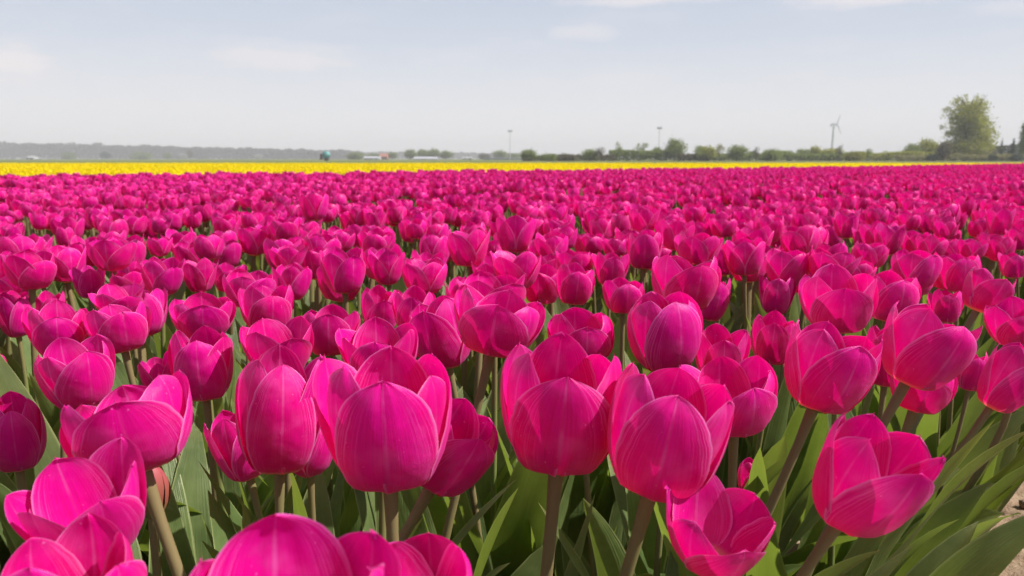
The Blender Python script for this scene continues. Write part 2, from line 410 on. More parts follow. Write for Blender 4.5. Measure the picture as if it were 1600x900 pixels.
def tube_arrays(pts, rads, n=8):
    V = []; UV = []
    m = len(pts); prev = None
    for j, p in enumerate(pts):
        T = (pts[min(j + 1, m - 1)] - pts[max(j - 1, 0)]).normalized()
        a = T.cross(Vector((0, 1, 0.01)) if prev is None else prev.cross(T)).normalized() if prev is None else (prev - T * prev.dot(T)).normalized()
        prev = a; b = T.cross(a)
        for i in range(n + 1):
            an = 2 * PI * i / n
            V.append(p + (a * math.cos(an) + b * math.sin(an)) * rads[j]); UV.append((i / n, j / (m - 1)))
    return np.array([tuple(v) for v in V]), grid_faces(n + 1, m), np.array(UV)
def bez(p0, p1, p2, p3, n):
    r = []
    for i in range(n):
        t = i / (n - 1)
        r.append(p0 * (1 - t) ** 3 + p1 * 3 * t * (1 - t) ** 2 + p2 * 3 * t * t * (1 - t) + p3 * t ** 3)
    return r
def join_arrays(parts):
    V = []; Fc = []; UV = []; MI = []; o = 0
    for (v, f, uv, mi) in parts:
        V.append(v); Fc.append(f + o); UV.append(uv); MI.append(np.full(len(f), mi)); o += len(v)
    return np.concatenate(V), np.concatenate(Fc), np.concatenate(UV), np.concatenate(MI)

# leaf meshes shared by many plants
lrng = np.random.default_rng(31)
LEAVES = []
for i in range(14):
    V, Fc, UV = leaf_arrays(lrng, lrng.uniform(.26, .37), lrng.uniform(.038, .082), R(lrng.uniform(4, 16)), R(lrng.uniform(5, 42)), 7, 20)
    LEAVES.append(mesh('leaf', V, Fc, M_LEAF, UV))
LOWLEAVES = [];                      # leaves that bend over the soil path
for i in range(6):
    V, Fc, UV = leaf_arrays(lrng, lrng.uniform(.27, .36), lrng.uniform(.055, .085), R(lrng.uniform(8, 24)), R(lrng.uniform(10, 60)), 7, 22, fold=lrng.uniform(.15, .5))
    LOWLEAVES.append(mesh('leaf', V, Fc, M_LEAF, UV))
SMALL_LEAVES = []
for i in range(8):
    V, Fc, UV = leaf_arrays(lrng, lrng.uniform(.29, .37), lrng.uniform(.045, .072), R(lrng.uniform(4, 18)), R(lrng.uniform(5, 40)), 3, 8)
    SMALL_LEAVES.append(mesh('leaf', V, Fc, M_LEAF, UV))

DN = Vector((.695, -.719, 0))      # across the beds, towards the path
DD = Vector((.719, .695, 0))       # along the beds
def s_of(x, y): return x * DN.x + y * DN.y
EDGE = -.225                        # the bed ends here, the soil path begins

def make_tulip(rng, base, axis, Rm, H, o, rot, hero, label, group=None, foot=None, bud=False):
    """base: where the cup joins the stem; axis: unit vector of the flower"""
    ax = axis
    fl = flower_arrays(rng, o, rot, Rm, H, *((17, 20) if hero > 1 else (11, 13) if hero else (7, 8)))
    if foot is None:
        foot = Vector((base.x, base.y, 0)) - Vector((ax.x, ax.y, 0)) * .30 + Vector((rng.uniform(-.02, .02), rng.uniform(-.02, .02), 0))
        s = s_of(foot.x, foot.y)
        if s > EDGE - .03: foot = foot - DN * (s - EDGE + .03)
    root = bpy.data.objects.new('tulip', None); COL.objects.link(root); root.empty_display_size = .02
    root.location = foot
    tag(root, label, 'tulip', group)
    b = base - foot
    # orientation of the cup
    q = Vector((0, 0, 1)).rotation_difference(ax)
    for (V, Fc, UV) in fl:
        me = mesh('petal', V, Fc, M_PETAL, UV)
        p = ob('petal', me, root, b); p.rotation_mode = 'QUATERNION'; p.rotation_quaternion = q
    hgt = b.z
    pts = bez(Vector((0, 0, -.01)), Vector((0, 0, hgt * .45)) + Vector((b.x, b.y, 0)) * .12, b - ax * hgt * .34, b + ax * .0015, 14)
    rs = rng.uniform(.0031, .0039) * (Rm / .034) ** .5
    rads = [rs * (1.12 - .2 * i / 13) for i in range(14)]; rads[-1] *= 1.35; rads[-2] *= 1.04
    V, Fc, UV = tube_arrays(pts, rads, 12 if hero else 8)
    ob('stem', mesh('stem', V, Fc, M_STEM, UV), root)
    s = s_of(foot.x, foot.y)
    near_path = s > EDGE - .22
    n_l = 3
    a0 = rng.uniform(0, 6.28)
    for k in range(n_l):
        a = a0 + k * 2.1 + rng.uniform(-.4, .4)
        if near_path and k < 2:
            a = math.atan2(DN.y, DN.x) + rng.uniform(-.9, .9)
            me = LOWLEAVES[rng.integers(len(LOWLEAVES))] if rng.uniform() < .6 else LEAVES[rng.integers(len(LEAVES))]
        else:
            me = (LEAVES if hero else SMALL_LEAVES)[rng.integers(14 if hero else 8)]
        sc = rng.uniform(.82, 1.05)
        ob('leaf', me, root, (math.cos(a) * .006, math.sin(a) * .006, 0), (0, 0, a), (sc, sc, sc * rng.uniform(.95, 1.08)))
    return root

# front flowers: x0, x1, y_top, y_base, x_base, openness, turn, toward, short name
CAT = [
 # --- nearest, cut by the lower edge
 (275, 645, 803, 1165, 455, .58, 5, 0, 'huge blurred magenta tulip cut off by the bottom edge, left of centre'),
 (-30, 232, 809, 1080, 105, .45, 30, 0, 'large magenta tulip cut off at the bottom left corner'),
 (540, 752, 826, 1045, 655, .50, 40, 5, 'tulip cut off by bottom edge, just right of the huge blurred one'),
 (12, 233, 687, 893, 128, .80, 10, 14, 'wide open tulip low at left, just behind the bottom left corner one'),
 (88, 300, 584, 752, 218, .48, -6, 0, 'big tulip at left leaning left above the wide open low one'),
 (-28, 72, 588, 737, 22, .15, -5, 0, 'closed tulip cut off by the left edge at mid height'),
 (46, 182, 518, 643, 118, .55, 20, 4, 'tulip at left directly behind the big left-leaning one'),
 (262, 370, 505, 626, 318, .35, -12, 0, 'upright tulip between the left-leaning one and the pair in front'),
 (213, 275, 545, 626, 248, .6, 60, 0, 'half hidden small tulip tucked left behind an upright one'),
 (365, 513, 548, 740, 434, .30, 0, 0, 'tall egg-shaped tulip left of the biggest round front bloom'),
 (325, 425, 634, 752, 388, .30, 35, 0, 'tulip tucked low behind the left flank of the egg-shaped one'),
 (440, 525, 640, 746, 482, .25, 50, 0, 'shaded tulip peeping under the right side of the egg-shaped one'),
 (500, 707, 547, 770, 604, .38, -3, 0, 'biggest round front bloom left of centre with broad front petal'),
 (640, 784, 618, 776, 664, .45, 15, 4, 'right-leaning tulip tucked under the biggest round front bloom'),
 (784, 977, 518, 746, 871, .33, 3, 0, 'large round front tulip at centre, left of a touching pair'),
 (945, 1142, 571, 787, 1018, .28, 4, 3, 'large front tulip right of centre with glowing right flank'),
 (1040, 1207, 733, 906, 1112, .75, 25, 16, 'open low tulip right of centre near the bottom edge'),
 (1152, 1196, 707, 775, 1170, .4, 30, 5, 'small short tulip in leaf shade above the open low one'),
 (1078, 1220, 545, 684, 1155, .62, 25, 6, 'open tulip behind the glowing-flanked front one, right side'),
 (1271, 1470, 646, 842, 1331, .62, 30, 12, 'open right-leaning tulip at front right over curled leaves'),
 (1226, 1380, 495, 647, 1278, .55, 28, 2, 'tulip with pointed right petal above the open front-right one'),
 (1378, 1536, 470, 611, 1424, .60, 32, 2, 'broad right-leaning tulip near right side, above a low hidden one'),
 (1350, 1425, 494, 605, 1386, .30, 0, 0, 'tulip half hidden left behind the broad right-leaning one'),
 (1389, 1492, 562, 648, 1431, .50, 10, 0, 'low hidden tulip under the broad right-leaning one'),
 (1492, 1548, 512, 611, 1516, .35, 20, 0, 'narrow tulip between the broad one and the right-edge bloom'),
 (1528, 1642, 523, 646, 1549, .55, 30, 4, 'tulip leaning out over the right edge on a long slanting stem'),
 (978, 1098, 449, 580, 1042, .30, 25, 0, 'veined egg-shaped tulip just above the large front pair'),
 (1082, 1172, 507, 600, 1128, .60, 10, 4, 'frilly tulip right behind the veined egg-shaped one'),
 (1173, 1246, 483, 570, 1208, .45, 0, 0, 'tulip with a shadowed front petal at right of centre'),
 (1245, 1372, 417, 520, 1312, .60, 15, 0, 'wide tulip with several petals high at right'),
 (1349, 1440, 420, 503, 1390, .50, 20, 0, 'tulip directly right of the wide many-petalled one'),
 (712, 850, 455, 559, 767, .50, -8, 0, 'wide tulip with dark streaked front petal at centre'),
 (636, 738, 459, 576, 700, .45, -20, 0, 'large-petalled tulip directly left of the dark streaked centre one'),
 (716, 824, 428, 500, 770, .65, 30, 0, 'scalloped tulip showing over the dark streaked centre one'),
 (855, 962, 474, 572, 910, .40, 10, 0, 'tulip behind the large round front tulip at centre'),
 (527, 657, 497, 610, 592, .75, 0, 6, 'open tulip directly behind the biggest round front bloom'),
 (367, 490, 490, 592, 428, .75, 20, 6, 'open tulip directly behind the egg-shaped front one'),
 (471, 560, 473, 556, 515, .50, -5, 0, 'tulip with dark front petal above left of the biggest bloom'),
 (372, 462, 445, 520, 415, .60, 15, 0, 'tulip behind the open one over the egg-shaped bloom'),
 (563, 625, 447, 520, 592, .40, 10, 0, 'slim tulip with striped petal left of two big centre blooms'),
 (612, 682, 449, 522, 645, .50, 0, 0, 'tulip directly right of the slim striped one'),
 (265, 371, 458, 530, 316, .65, 0, 4, 'open tulip at left, behind the upright one'),
 (126, 234, 470, 552, 186, .65, 12, 4, 'open right-hand bloom of a touching pair at left'),
 (34, 140, 473, 556, 84, .60, 0, 4, 'open left-hand bloom of a touching pair at left'),
 (137, 228, 440, 500, 182, .80, 20, 6, 'wide open tulip showing above the touching pair'),
 (50, 106, 452, 520, 78, .50, 10, 0, 'tulip behind the left-hand bloom of the touching pair'),
 (-8, 52, 450, 528, 24, .35, 25, 0, 'dark tulip near the left edge beside the touching pair'),
 (-42, 14, 538, 612, -12, .45, 0, 0, 'sliver of tulip at the extreme left edge'),
 (1535, 1645, 463, 541, 1598, .55, 15, 0, 'broad bloom cut off by the right edge, upper one'),
 (1502, 1597, 414, 492, 1530, .50, 30, 0, 'tulip with cream base near right edge on its own stem'),
 (1453, 1508, 448, 505, 1480, .45, 10, 0, 'low tulip under the pair left of the cream-based one'),
 (1017, 1126, 393, 486, 1070, .50, 20, 0, 'wide tulip right of centre, higher than its neighbours'),
 (1088, 1142, 412, 502, 1106, .35, 20, 0, 'narrow tulip hiding behind the wide higher one'),
]
# smaller middle-distance flowers: centre x, y_top, y_base, width
MID = [(1432,389,452,80),(1500,394,457,70),(1230,386,448,76),(1215,425,492,60),(1305,383,440,84),(1360,374,420,60),(1563,322,369,50),(1203,334,380,46),(1321,328,374,42),
 (1257,328,366,46),(1250,350,398,60),(1163,367,431,66),(1457,364,405,54),(1390,347,400,50),(1520,370,408,52),(1565,368,410,50),(1007,355,421,58),(900,410,477,64),(897,389,440,58),
 (956,393,448,58),(975,433,490,66),(861,361,416,54),(806,331,395,66),(808,388,452,76),(925,361,398,40),(960,366,402,42),(1007,321,368,48),(1093,360,414,74),(1058,340,392,56),
 (880,350,392,46),(490,297,346,47),(732,352,417,69),(533,387,459,79),(602,380,446,62),(663,399,461,72),(458,410,470,60),(450,380,422,66),(443,338,378,52),(533,358,394,46),
 (587,358,398,54),(650,340,374,38),(735,330,358,34),(50,387,452,92),(172,368,424,82),(252,399,462,68),(312,400,458,56),(137,411,467,56),(390,416,482,84),(18,350,380,40),
 (325,361,407,50),(102,352,387,32),(250,368,402,40),(200,425,460,58),(28,452,500,50),(1130,338,372,44),(1165,322,356,40),(870,318,352,36),(770,318,350,32),(700,318,350,30),
 (560,322,354,34),(1420,330,362,40),(1480,340,375,42),(1370,322,354,38),(395,330,362,38),(350,336,368,38),(160,332,362,34),(60,332,360,34),(250,336,366,36),(1085,318,350,38),
 (930,325,358,36),(1530,340,372,40),(1590,350,392,46),(1585,392,436,50),(1340,405,450,60),(300,330,358,32),(620,320,350,32)]

SEEN = []
placed = []                        # (x, y) of the heads already standing
MARK = []                          # landmarks for labels: px, py, short phrase
def place(x0, x1, yt, yb, bx, o, rot, tow, label, hero):
    w_ = x1 - x0; yc = (yt + yb) / 2
    zw = .070 * F / w_
    zd = .14 / (math.sin(PITCH) + (yc - 450) / F * math.cos(PITCH))
    z = zw ** .45 * zd ** .55
    base = at(bx, yb, z)
    cx_ = (x0 + x1) / 2; hp = yb - yt
    lean = math.atan(1.7 * (cx_ - bx) / hp)
    lean = max(-.6, min(.6, lean))
    elv = math.asin(max(-1, min(1, (CAM.z - base.z) / (base - CAM).length)))
    orr = .5 if o is None else o
    rtop = (.44 + .36 * orr / .5) if orr < .5 else (.8 + .5 * (orr - .5) / .5)
    rmax = 1.02 if orr < .5 else 1.03 + .25 * (orr - .5) / .5
    wid = w_ * z / F
    Rm = wid / 2 / rmax / (1 + .12 * abs(math.sin(lean)))
    H = (hp * z / F - Rm * rtop * math.sin(elv + R(tow)) * .8) / math.cos(elv + R(tow)) / 1.10
    H = max(1.45 * Rm, min(2.75 * Rm, H))
    seed = int(abs(cx_) * 13 + yt * 7) + 5
    tw = R(tow + ((seed % 7) - 3))
    ax = Vector((math.sin(lean), -math.sin(tw) * math.cos(lean), math.cos(lean) * math.cos(tw))).normalized()
    azc = math.atan2(-base.y, -base.x)                             # towards the camera
    rt = azc + (R(rot) if rot is not None else (seed % 21) / 10)
    q = np.array(Vector((0, 0, 1)).rotation_difference(ax).to_matrix())
    Fv, Uv = np.array(FWD), np.array(UP)
    for it in range(4):                                            # size the cup so that it spans what was measured
        P = np.concatenate([a_[0] for a_ in flower_arrays(np.random.default_rng(seed), orr, rt, Rm, H, 9, 10)]) @ q.T + np.array(base) - np.array(CAM)
        zz_ = P @ Fv; sx = 800 + F * P[:, 0] / zz_; sy = 450 - F * (P @ Uv) / zz_
        bw, bh = sx.max() - sx.min(), sy.max() - sy.min()
        base = base + z * (Vector((1, 0, 0)) * ((cx_ - (sx.max() + sx.min()) / 2) / F * .8) + UP * (-(yb - sy.max()) / F * .8))
        k1 = (w_ / bw); Rm *= k1 ** .9
        H = max(1.35 * Rm, min(2.6 * Rm, H + (hp - bh) * z / F / math.cos(elv)))
    t = make_tulip(np.random.default_rng(seed), base, ax, Rm, H, orr, rt, hero, label)
    placed.append((base.x, base.y)); SEEN.append((cx_, yt, yb, w_, z))
    return t
for (x0, x1, yt, yb, bx, o, rot, tow, lab) in CAT:
    lab2 = lab if lab.split()[0] != 'x' else lab
    place(x0, x1, yt, yb, bx, o, rot, tow, lab2, 2 if x1 - x0 > 95 else 1)
    MARK.append(((x0 + x1) / 2, (yt + yb) / 2))
# labels of the middle ones name the part of the picture and the neighbours
SPECIAL = {(490, 297): 'lone tall tulip standing clear above the distant crowd, left of centre',
 (732, 352): 'cup-shaped tulip on a visible dark stem, left of centre in the middle distance',
 (172, 368): 'cup-shaped tulip on a bare stem at far left, middle distance',
 (252, 399): 'dark-based tulip touching a smaller right neighbour at left',
 (312, 400): 'smaller right neighbour of the dark-based tulip at left',
 (50, 387): 'pale pink large-petalled tulip near the left edge',
 (533, 387): 'round tulip with open gap of leaves at its lower left',
 (1563, 322): 'highest tulip near the right edge on its own green stem',
 (1163, 367): 'upright cup tulip on a long bare stem right of centre',
 (900, 410): 'crown-shaped tulip with four points, right of centre line',
 (806, 331): 'egg-shaped tulip rising at centre of the middle distance',
 (808, 388): 'tulip directly below the egg-shaped one at centre',
 (1007, 321): 'small upright tulip rising above the crowd, right of centre',
 (1432, 389): 'left tulip of the overlapping pair near the right side',
 (1500, 394): 'right tulip of the overlapping pair near the right side'}
def ordinal(n): return ['first', 'second', 'third', 'fourth', 'fifth', 'sixth', 'seventh', 'eighth', 'ninth', 'tenth', 'eleventh', 'twelfth'][n]
bands = [(0, 345, 'far small'), (345, 385, 'small'), (385, 420, 'mid-sized'), (420, 460, 'larger'), (460, 999, 'large')]
rest = [m for m in MID if (m[0], m[1]) not in SPECIAL]
def zone(x): return ['left edge', 'left third', 'left of centre', 'right of centre', 'right third', 'right edge'][min(5, int(x / 267))]
lab_of = {}
for (a, b_, nm) in bands:
    for zi in range(6):
        g = sorted([m for m in rest if a <= (m[1] + m[2]) / 2 < b_ and min(5, int(m[0] / 267)) == zi])
        for i, m in enumerate(g):
            lab_of[m] = ('%s magenta tulip, %s from the left, middle distance at the %s' % (nm, ordinal(i), zone(m[0]))).replace('at the left of', 'left of').replace('at the right of', 'right of').replace('at the left third', 'in the left third').replace('at the right third', 'in the right third')
for m in MID:
    cx_, yt, yb, w_ = m
    place(cx_ - w_ / 2, cx_ + w_ / 2, yt, yb, cx_ + random.uniform(-.06, .06) * w_, random.uniform(.42, .8), None, 0,
          SPECIAL.get((cx_, yt)) or lab_of[m], 1 if w_ > 55 else 0)

# one closed bud on a short stem at the left
def make_bud():
    rng = np.random.default_rng(3)
    z = .52; base = at(238, 806, z)
    foot = Vector((base.x - .01, base.y + .02, 0))
    root = bpy.data.objects.new('tulip_bud', None); COL.objects.link(root); root.location = foot
    tag(root, 'closed reddish-green tulip bud low at left under the left-leaning bloom', 'tulip bud')
    b = base - foot
    m, t, out = new_mat('bud_petal'); L = t.links.new
    uv = t.nodes.new('ShaderNodeUVMap'); sp = t.nodes.new('ShaderNodeSeparateXYZ'); L(uv.outputs[0], sp.inputs[0])
    c = mixc(t, maprange(t, sp.outputs[1], .05, .45), (.20, .26, .09), (.30, .085, .06))
    c = mixc(t, maprange(t, sp.outputs[1], .5, 1), c, (.36, .07, .09))
    p = princ(t, c, .5, .35); L(p.outputs[0], out.inputs[0])
    for k in range(6):
        V, Fc, UV = petal_arrays(rng, 0, k * PI / 3 - 1.5, k % 2 == 0, .0125, .034, 9, 12)
        V[:, :2] *= np.clip(1.05 - .55 * np.clip(V[:, 2:3] / .034 - .6, 0, 1), .2, 1)
        ob('petal', mesh('petal', V, Fc, m, UV), root, b)
    pts = bez(Vector((0, 0, -.01)), Vector((0, 0, b.z * .4)), b - Vector((0, 0, b.z * .3)), b, 10)
    V, Fc, UV = tube_arrays(pts, [.0032] * 10, 8); ob('stem', mesh('stem', V, Fc, M_STEM, UV), root)
    for k in range(2):
        ob('leaf', LEAVES[k + 3], root, (0, 0, 0), (0, 0, 2.2 + k * 2.6), (.75, .75, .78))
make_bud()

# ---------------------------------------------------------------- the rest of the beds
BOUND = [(-60, -1.5), (-9.0, 3.8), (-3.67, 6.5), (0, 8.7), (3.3, 11.0), (8.3, 15.4), (14.6, 21.5), (18.0, 24.4), (60, 60)]  # magenta ends, yellow begins
bxs = [b[0] for b in BOUND]; bys = [b[1] for b in BOUND]
PERIOD, BEDW = 2.56, 2.20
def in_bed(s):
    if s > EDGE - .02: return s > .62 and s < 2.6
    return ((EDGE - s) % PERIOD) < BEDW
def frame_of(x, y, z, m=0):
    p = to_px(Vector((x, y, z)))
    return p is not None and -m < p[0] < 1600 + m and -m < p[1] < 900 + m
pa = np.array(placed)
cand = []
g = .088
for i in range(-40, 620):
    for j in range(-330, 420):
        a = i * .094; bq = j * g
        if math.hypot(a, bq) > 34: continue
        s = EDGE - .05 - a
        if not in_bed(s): continue
        # thin out with distance (yellow field far away hides its own gaps)
        x = DN.x * s + DD.x * bq + RNG.normal(0, .017); y = DN.y * s + DD.y * bq + RNG.normal(0, .017)
        if y > 24.6 or y < -2.2 or abs(x) > abs(y) * .80 + 3.0: continue
        yb_ = np.interp(x, bxs, bys)
        yel = y > yb_ + .12
        if abs(y - yb_) < .10: continue
        if y > 12 and not yel and RNG.uniform() < .35: continue
        cand.append((x, y, yel))
# nearest gaps between the catalogued heads stay open, as in the photo
keep = []
for (x, y, yel) in cand:
    if y < 3 and len(pa):
        d = np.min(np.hypot(pa[:, 0] - x, pa[:, 1] - y))
        if d < (.058 if y > 1.5 else .067): continue
    hz = float(np.interp(y, [2.2, 5, 8], [.388, .398, .408])) + float(np.clip(RNG.normal(0, .013 if y > 1.8 else .018), -.035, .024 if y > 2.3 else .010))
    if .85 < y < 1.5 and frame_of(x, y, hz + .04, 90): hz = .382 + float(RNG.normal(0, .008))
    elif y < 1.5 and frame_of(x, y, hz + .04, 90): continue
    if y < .6 and (frame_of(x, y, hz + .04, 420) or math.hypot(x, y) < .30): continue
    if y < 2.2 and math.hypot(x, y) < 2.4 and s_of(x, y) > EDGE - .02 and s_of(x, y) < .6: continue
    if yel: hz = .400 + (hz - .408) * .6
    pj = to_px(Vector((x, y, hz)))
    if pj and y < 3.2 and not yel:                                 # the flowers noted in the photo stand free of others
        hid = False; r_ = .031 * F / pj[2]
        for (cx_, yt, yb, w_, z) in SEEN:
            if pj[2] < z - .02 and abs(pj[0] - cx_) < .62 * (w_ / 2 + r_) and pj[1] - r_ < yb - .42 * (yb - yt) and pj[1] + r_ > yt: hid = True; break
        if hid: continue
    # sparse patches
    pt = mnoise.noise(Vector((x * .8, y * .8, 3)))
    if pt > .38 and RNG.uniform() < .55: continue
    keep.append((x, y, yel, hz))
inview = sorted([k for k in keep if not k[2] and frame_of(k[0], k[1], k[3], -5)], key=lambda k: k[1])
N_IND = 300 - len(CAT) - len(MID) - 2
ind = set(id(k) for k in inview[:N_IND])
crng = np.random.default_rng(77)
# ten flower kinds as sources, copied object by object
PROT = []
for i in range(10):
    rng = np.random.default_rng(500 + i)
    Rm = rng.uniform(.027, .032); H = rng.uniform(.048, .060)
    o = [.3, .45, .5, .55, .6, .65, .75, .5, .4, .85][i]
    PROT.append([mesh('petal', V, Fc, M_PETAL, UV) for (V, Fc, UV) in flower_arrays(rng, o, rng.uniform(0, 2), Rm, H, 7, 8)])
STEMS = []
for i in range(5):
    pts = bez(Vector((0, 0, -.01)), Vector((0, 0, .15)), Vector((crng.uniform(-.03, .03), crng.uniform(-.03, .03), .26)), Vector((0, 0, .40)), 8)
    V, Fc, UV = tube_arrays(pts, [.0045] * 8, 7); STEMS.append(mesh('stem', V, Fc, M_STEM, UV))
med_z = sorted(k[1] for k in inview[:N_IND])[N_IND // 2]
for n, k in enumerate(inview[:N_IND]):
    x, y, _, hz = k
    root = bpy.data.objects.new('tulip', None); COL.objects.link(root); root.location = (x, y, 0); root.empty_display_size = .02
    root.rotation_euler = (crng.normal(0, .05), crng.normal(0, .05), crng.uniform(0, 6.28))
    px_ = to_px(Vector((x, y, hz)))
    zn = ('at the left edge', 'in the left third', 'left of the centre line', 'right of the centre line', 'in the right third', 'at the right edge')[max(0, min(5, int(px_[0] / 267)))]
    rw = 'nearer rows' if px_[2] < med_z else 'farther rows'
    tag(root, 'small magenta tulip in the dense crowd, %s, %s' % (rw, zn), 'tulip', 'crowded small tulips, %s, %s' % (rw, zn))
    k_ = crng.integers(10); top = hz - .03
    sc = crng.uniform(.88, 1.1)
    tlt = (crng.normal(0, .06), crng.normal(0, .06), crng.uniform(0, 6.28))
    for me in PROT[k_]: ob('petal', me, root, (0, 0, top), tlt, (sc, sc, sc * crng.uniform(.97, 1.03)))
    ob('stem', STEMS[crng.integers(5)], root, (0, 0, 0), (0, 0, crng.uniform(0, 6)), (1, 1, top / .40))
    for q in range(3):
        ob('leaf', SMALL_LEAVES[crng.integers(8)], root, (0, 0, 0), (0, 0, crng.uniform(0, 6.28)), (1, 1, crng.uniform(.85, 1.05)))

# low-detail plants for the mass of the field
def plant_mesh(rng, pet, o, nu, nv, leaves=3, lv=6):
    parts = []
    Rm = rng.uniform(.0265, .031) * (1.15 if pet is M_YPETAL else 1); H = rng.uniform(.046, .057)
    for (V, Fc, UV) in flower_arrays(rng, o, rng.uniform(0, 2), Rm, H, nu, nv):
        V = V @ np.array(Matrix.Rotation(rng.normal(0, .01), 3, 'X')).T
        V[:, 2] += .395; parts.append((V, Fc, UV, 0))
    pts = bez(Vector((0, 0, 0)), Vector((0, 0, .15)), Vector((rng.uniform(-.03, .03), rng.uniform(-.03, .03), .28)), Vector((0, 0, .397)), 5)
    V, Fc, UV = tube_arrays(pts, [.0045] * 5, 5); parts.append((V, Fc, UV, 1))
    for q in range(leaves):
        V, Fc, UV = leaf_arrays(rng, rng.uniform(.29, .38), rng.uniform(.045, .070), R(rng.uniform(4, 16)), R(rng.uniform(5, 38)), 3, lv)
        a = rng.uniform(0, 6.28); c_, s_ = math.cos(a), math.sin(a)
        V = np.stack([V[:, 0] * c_ - V[:, 1] * s_, V[:, 0] * s_ + V[:, 1] * c_, V[:, 2]], 1); parts.append((V, Fc, UV, 2))
    V, Fc, UV, MI = join_arrays(parts)
    return mesh('plant', V, Fc, [pet, M_STEM, M_LEAF], UV, True, MI)
def scatter_object(name, pts, sources, label, cat):
    """one object: points with rotation / scale / index attributes, plants placed on them by geometry nodes"""
    coll = bpy.data.collections.new(name + '_sources')
    for i, me in enumerate(sources):
        coll.objects.link(bpy.data.objects.new('%s_source_%02d' % (name, i), me))
    n = len(pts); rng = np.random.default_rng(n)
    me = bpy.data.meshes.new(name); me.vertices.add(n)
    co = np.array([(p[0], p[1], 0) for p in pts], dtype=np.float32); me.vertices.foreach_set('co', co.ravel())
    a = me.attributes.new('rot', 'FLOAT_VECTOR', 'POINT')
    rot = np.stack([rng.normal(0, .07, n), rng.normal(0, .07, n), rng.uniform(0, 6.28, n)], 1).astype(np.float32); a.data.foreach_set('vector', rot.ravel())
    hz = np.array([p[3] for p in pts]) / .425
    a = me.attributes.new('scl', 'FLOAT_VECTOR', 'POINT'); k = rng.uniform(.88, 1.1, n)
    a.data.foreach_set('vector', np.stack([k, k, hz], 1).astype(np.float32).ravel())
    a = me.attributes.new('idx', 'INT', 'POINT'); a.data.foreach_set('value', rng.integers(0, len(sources), n).astype(np.int32))
    me.update()
    o = ob(name, me)
    ng = bpy.data.node_groups.new(name + '_nodes', 'GeometryNodeTree')
    ng.interface.new_socket('Geometry', in_out='INPUT', socket_type='NodeSocketGeometry')
    ng.interface.new_socket('Geometry', in_out='OUTPUT', socket_type='NodeSocketGeometry')
    gi = ng.nodes.new('NodeGroupInput'); go = ng.nodes.new('NodeGroupOutput')
    ip = ng.nodes.new('GeometryNodeInstanceOnPoints'); ci = ng.nodes.new('GeometryNodeCollectionInfo')
    ci.inputs['Collection'].default_value = coll; ci.inputs['Separate Children'].default_value = True; ci.inputs['Reset Children'].default_value = True
    ip.inputs['Pick Instance'].default_value = True
    def attr(nm, ty):
        x = ng.nodes.new('GeometryNodeInputNamedAttribute'); x.data_type = ty; x.inputs['Name'].default_value = nm; return x.outputs['Attribute']
    L = ng.links.new
    L(gi.outputs[0], ip.inputs['Points']); L(ci.outputs[0], ip.inputs['Instance'])
    L(attr('idx', 'INT'), ip.inputs['Instance Index']); L(attr('rot', 'FLOAT_VECTOR'), ip.inputs['Rotation']); L(attr('scl', 'FLOAT_VECTOR'), ip.inputs['Scale'])
    L(ip.outputs[0], go.inputs[0])
    md = o.modifiers.new('scatter', 'NODES'); md.node_group = ng
    tag(o, label, cat, kind='stuff')
    return o
far = [k for k in keep if id(k) not in ind]
srcA = [plant_mesh(np.random.default_rng(900 + i), M_PETAL, [.3, .45, .5, .6, .7, .4, .55, .65][i], 5, 6) for i in range(8)]
srcB = [plant_mesh(np.random.default_rng(950 + i), M_PETAL, [.4, .5, .6, .7, .45][i], 3, 4, 3, 4) for i in range(5)]
srcY = [plant_mesh(np.random.default_rng(980 + i), M_YPETAL, [.4, .5, .6, .7][i], 3, 4, 3, 4) for i in range(4)]
magA = [k for k in far if not k[2] and k[1] < 5]; magB = [k for k in far if not k[2] and k[1] >= 5]; yel_ = [k for k in far if k[2]]
scatter_object('magenta_tulips', magA, srcA, 'mass of magenta tulips filling the beds behind the front blooms', 'tulips')
scatter_object('distant_magenta_tulips', magB, srcB, 'far magenta tulips merging into a flat band below the yellow strip', 'tulips')
scatter_object('yellow_tulips', yel_, srcY, 'bright yellow strip of tulips beyond the magenta beds', 'tulips')

# extra foliage between the front plants
def leafy(n=640):
    rng = np.random.default_rng(12); parts = []; done = 0
    while done < n:
        y = rng.uniform(.25, 2.8); x = rng.uniform(-.85, .85) * y
        s = s_of(x, y)
        if s > EDGE - .02 or not in_bed(s): continue
        Ln = rng.uniform(.21, .35)
        V, Fc, UV = leaf_arrays(rng, Ln, rng.uniform(.050, .082), R(rng.uniform(2, 16) + (7 if s > EDGE - .12 else 0)), R(rng.uniform(0, 40)), 5, 12)
        a = rng.uniform(0, 6.28)
        if s > EDGE - .15: a = math.atan2(DN.y, DN.x) + rng.uniform(-1.2, 1.2)
        c_, s_ = math.cos(a), math.sin(a)
        V = np.stack([V[:, 0] * c_ - V[:, 1] * s_ + x, V[:, 0] * s_ + V[:, 1] * c_ + y, V[:, 2] - .01], 1)
        parts.append((V, Fc, UV, 0)); done += 1
    V, Fc, UV, MI = join_arrays(parts)
    o = ob('tulip_foliage', mesh('tulip_foliage', V, Fc, M_LEAF, UV))
    tag(o, 'dense grey-green tulip leaves standing between the front stems', 'leaves', kind='stuff')
leafy()

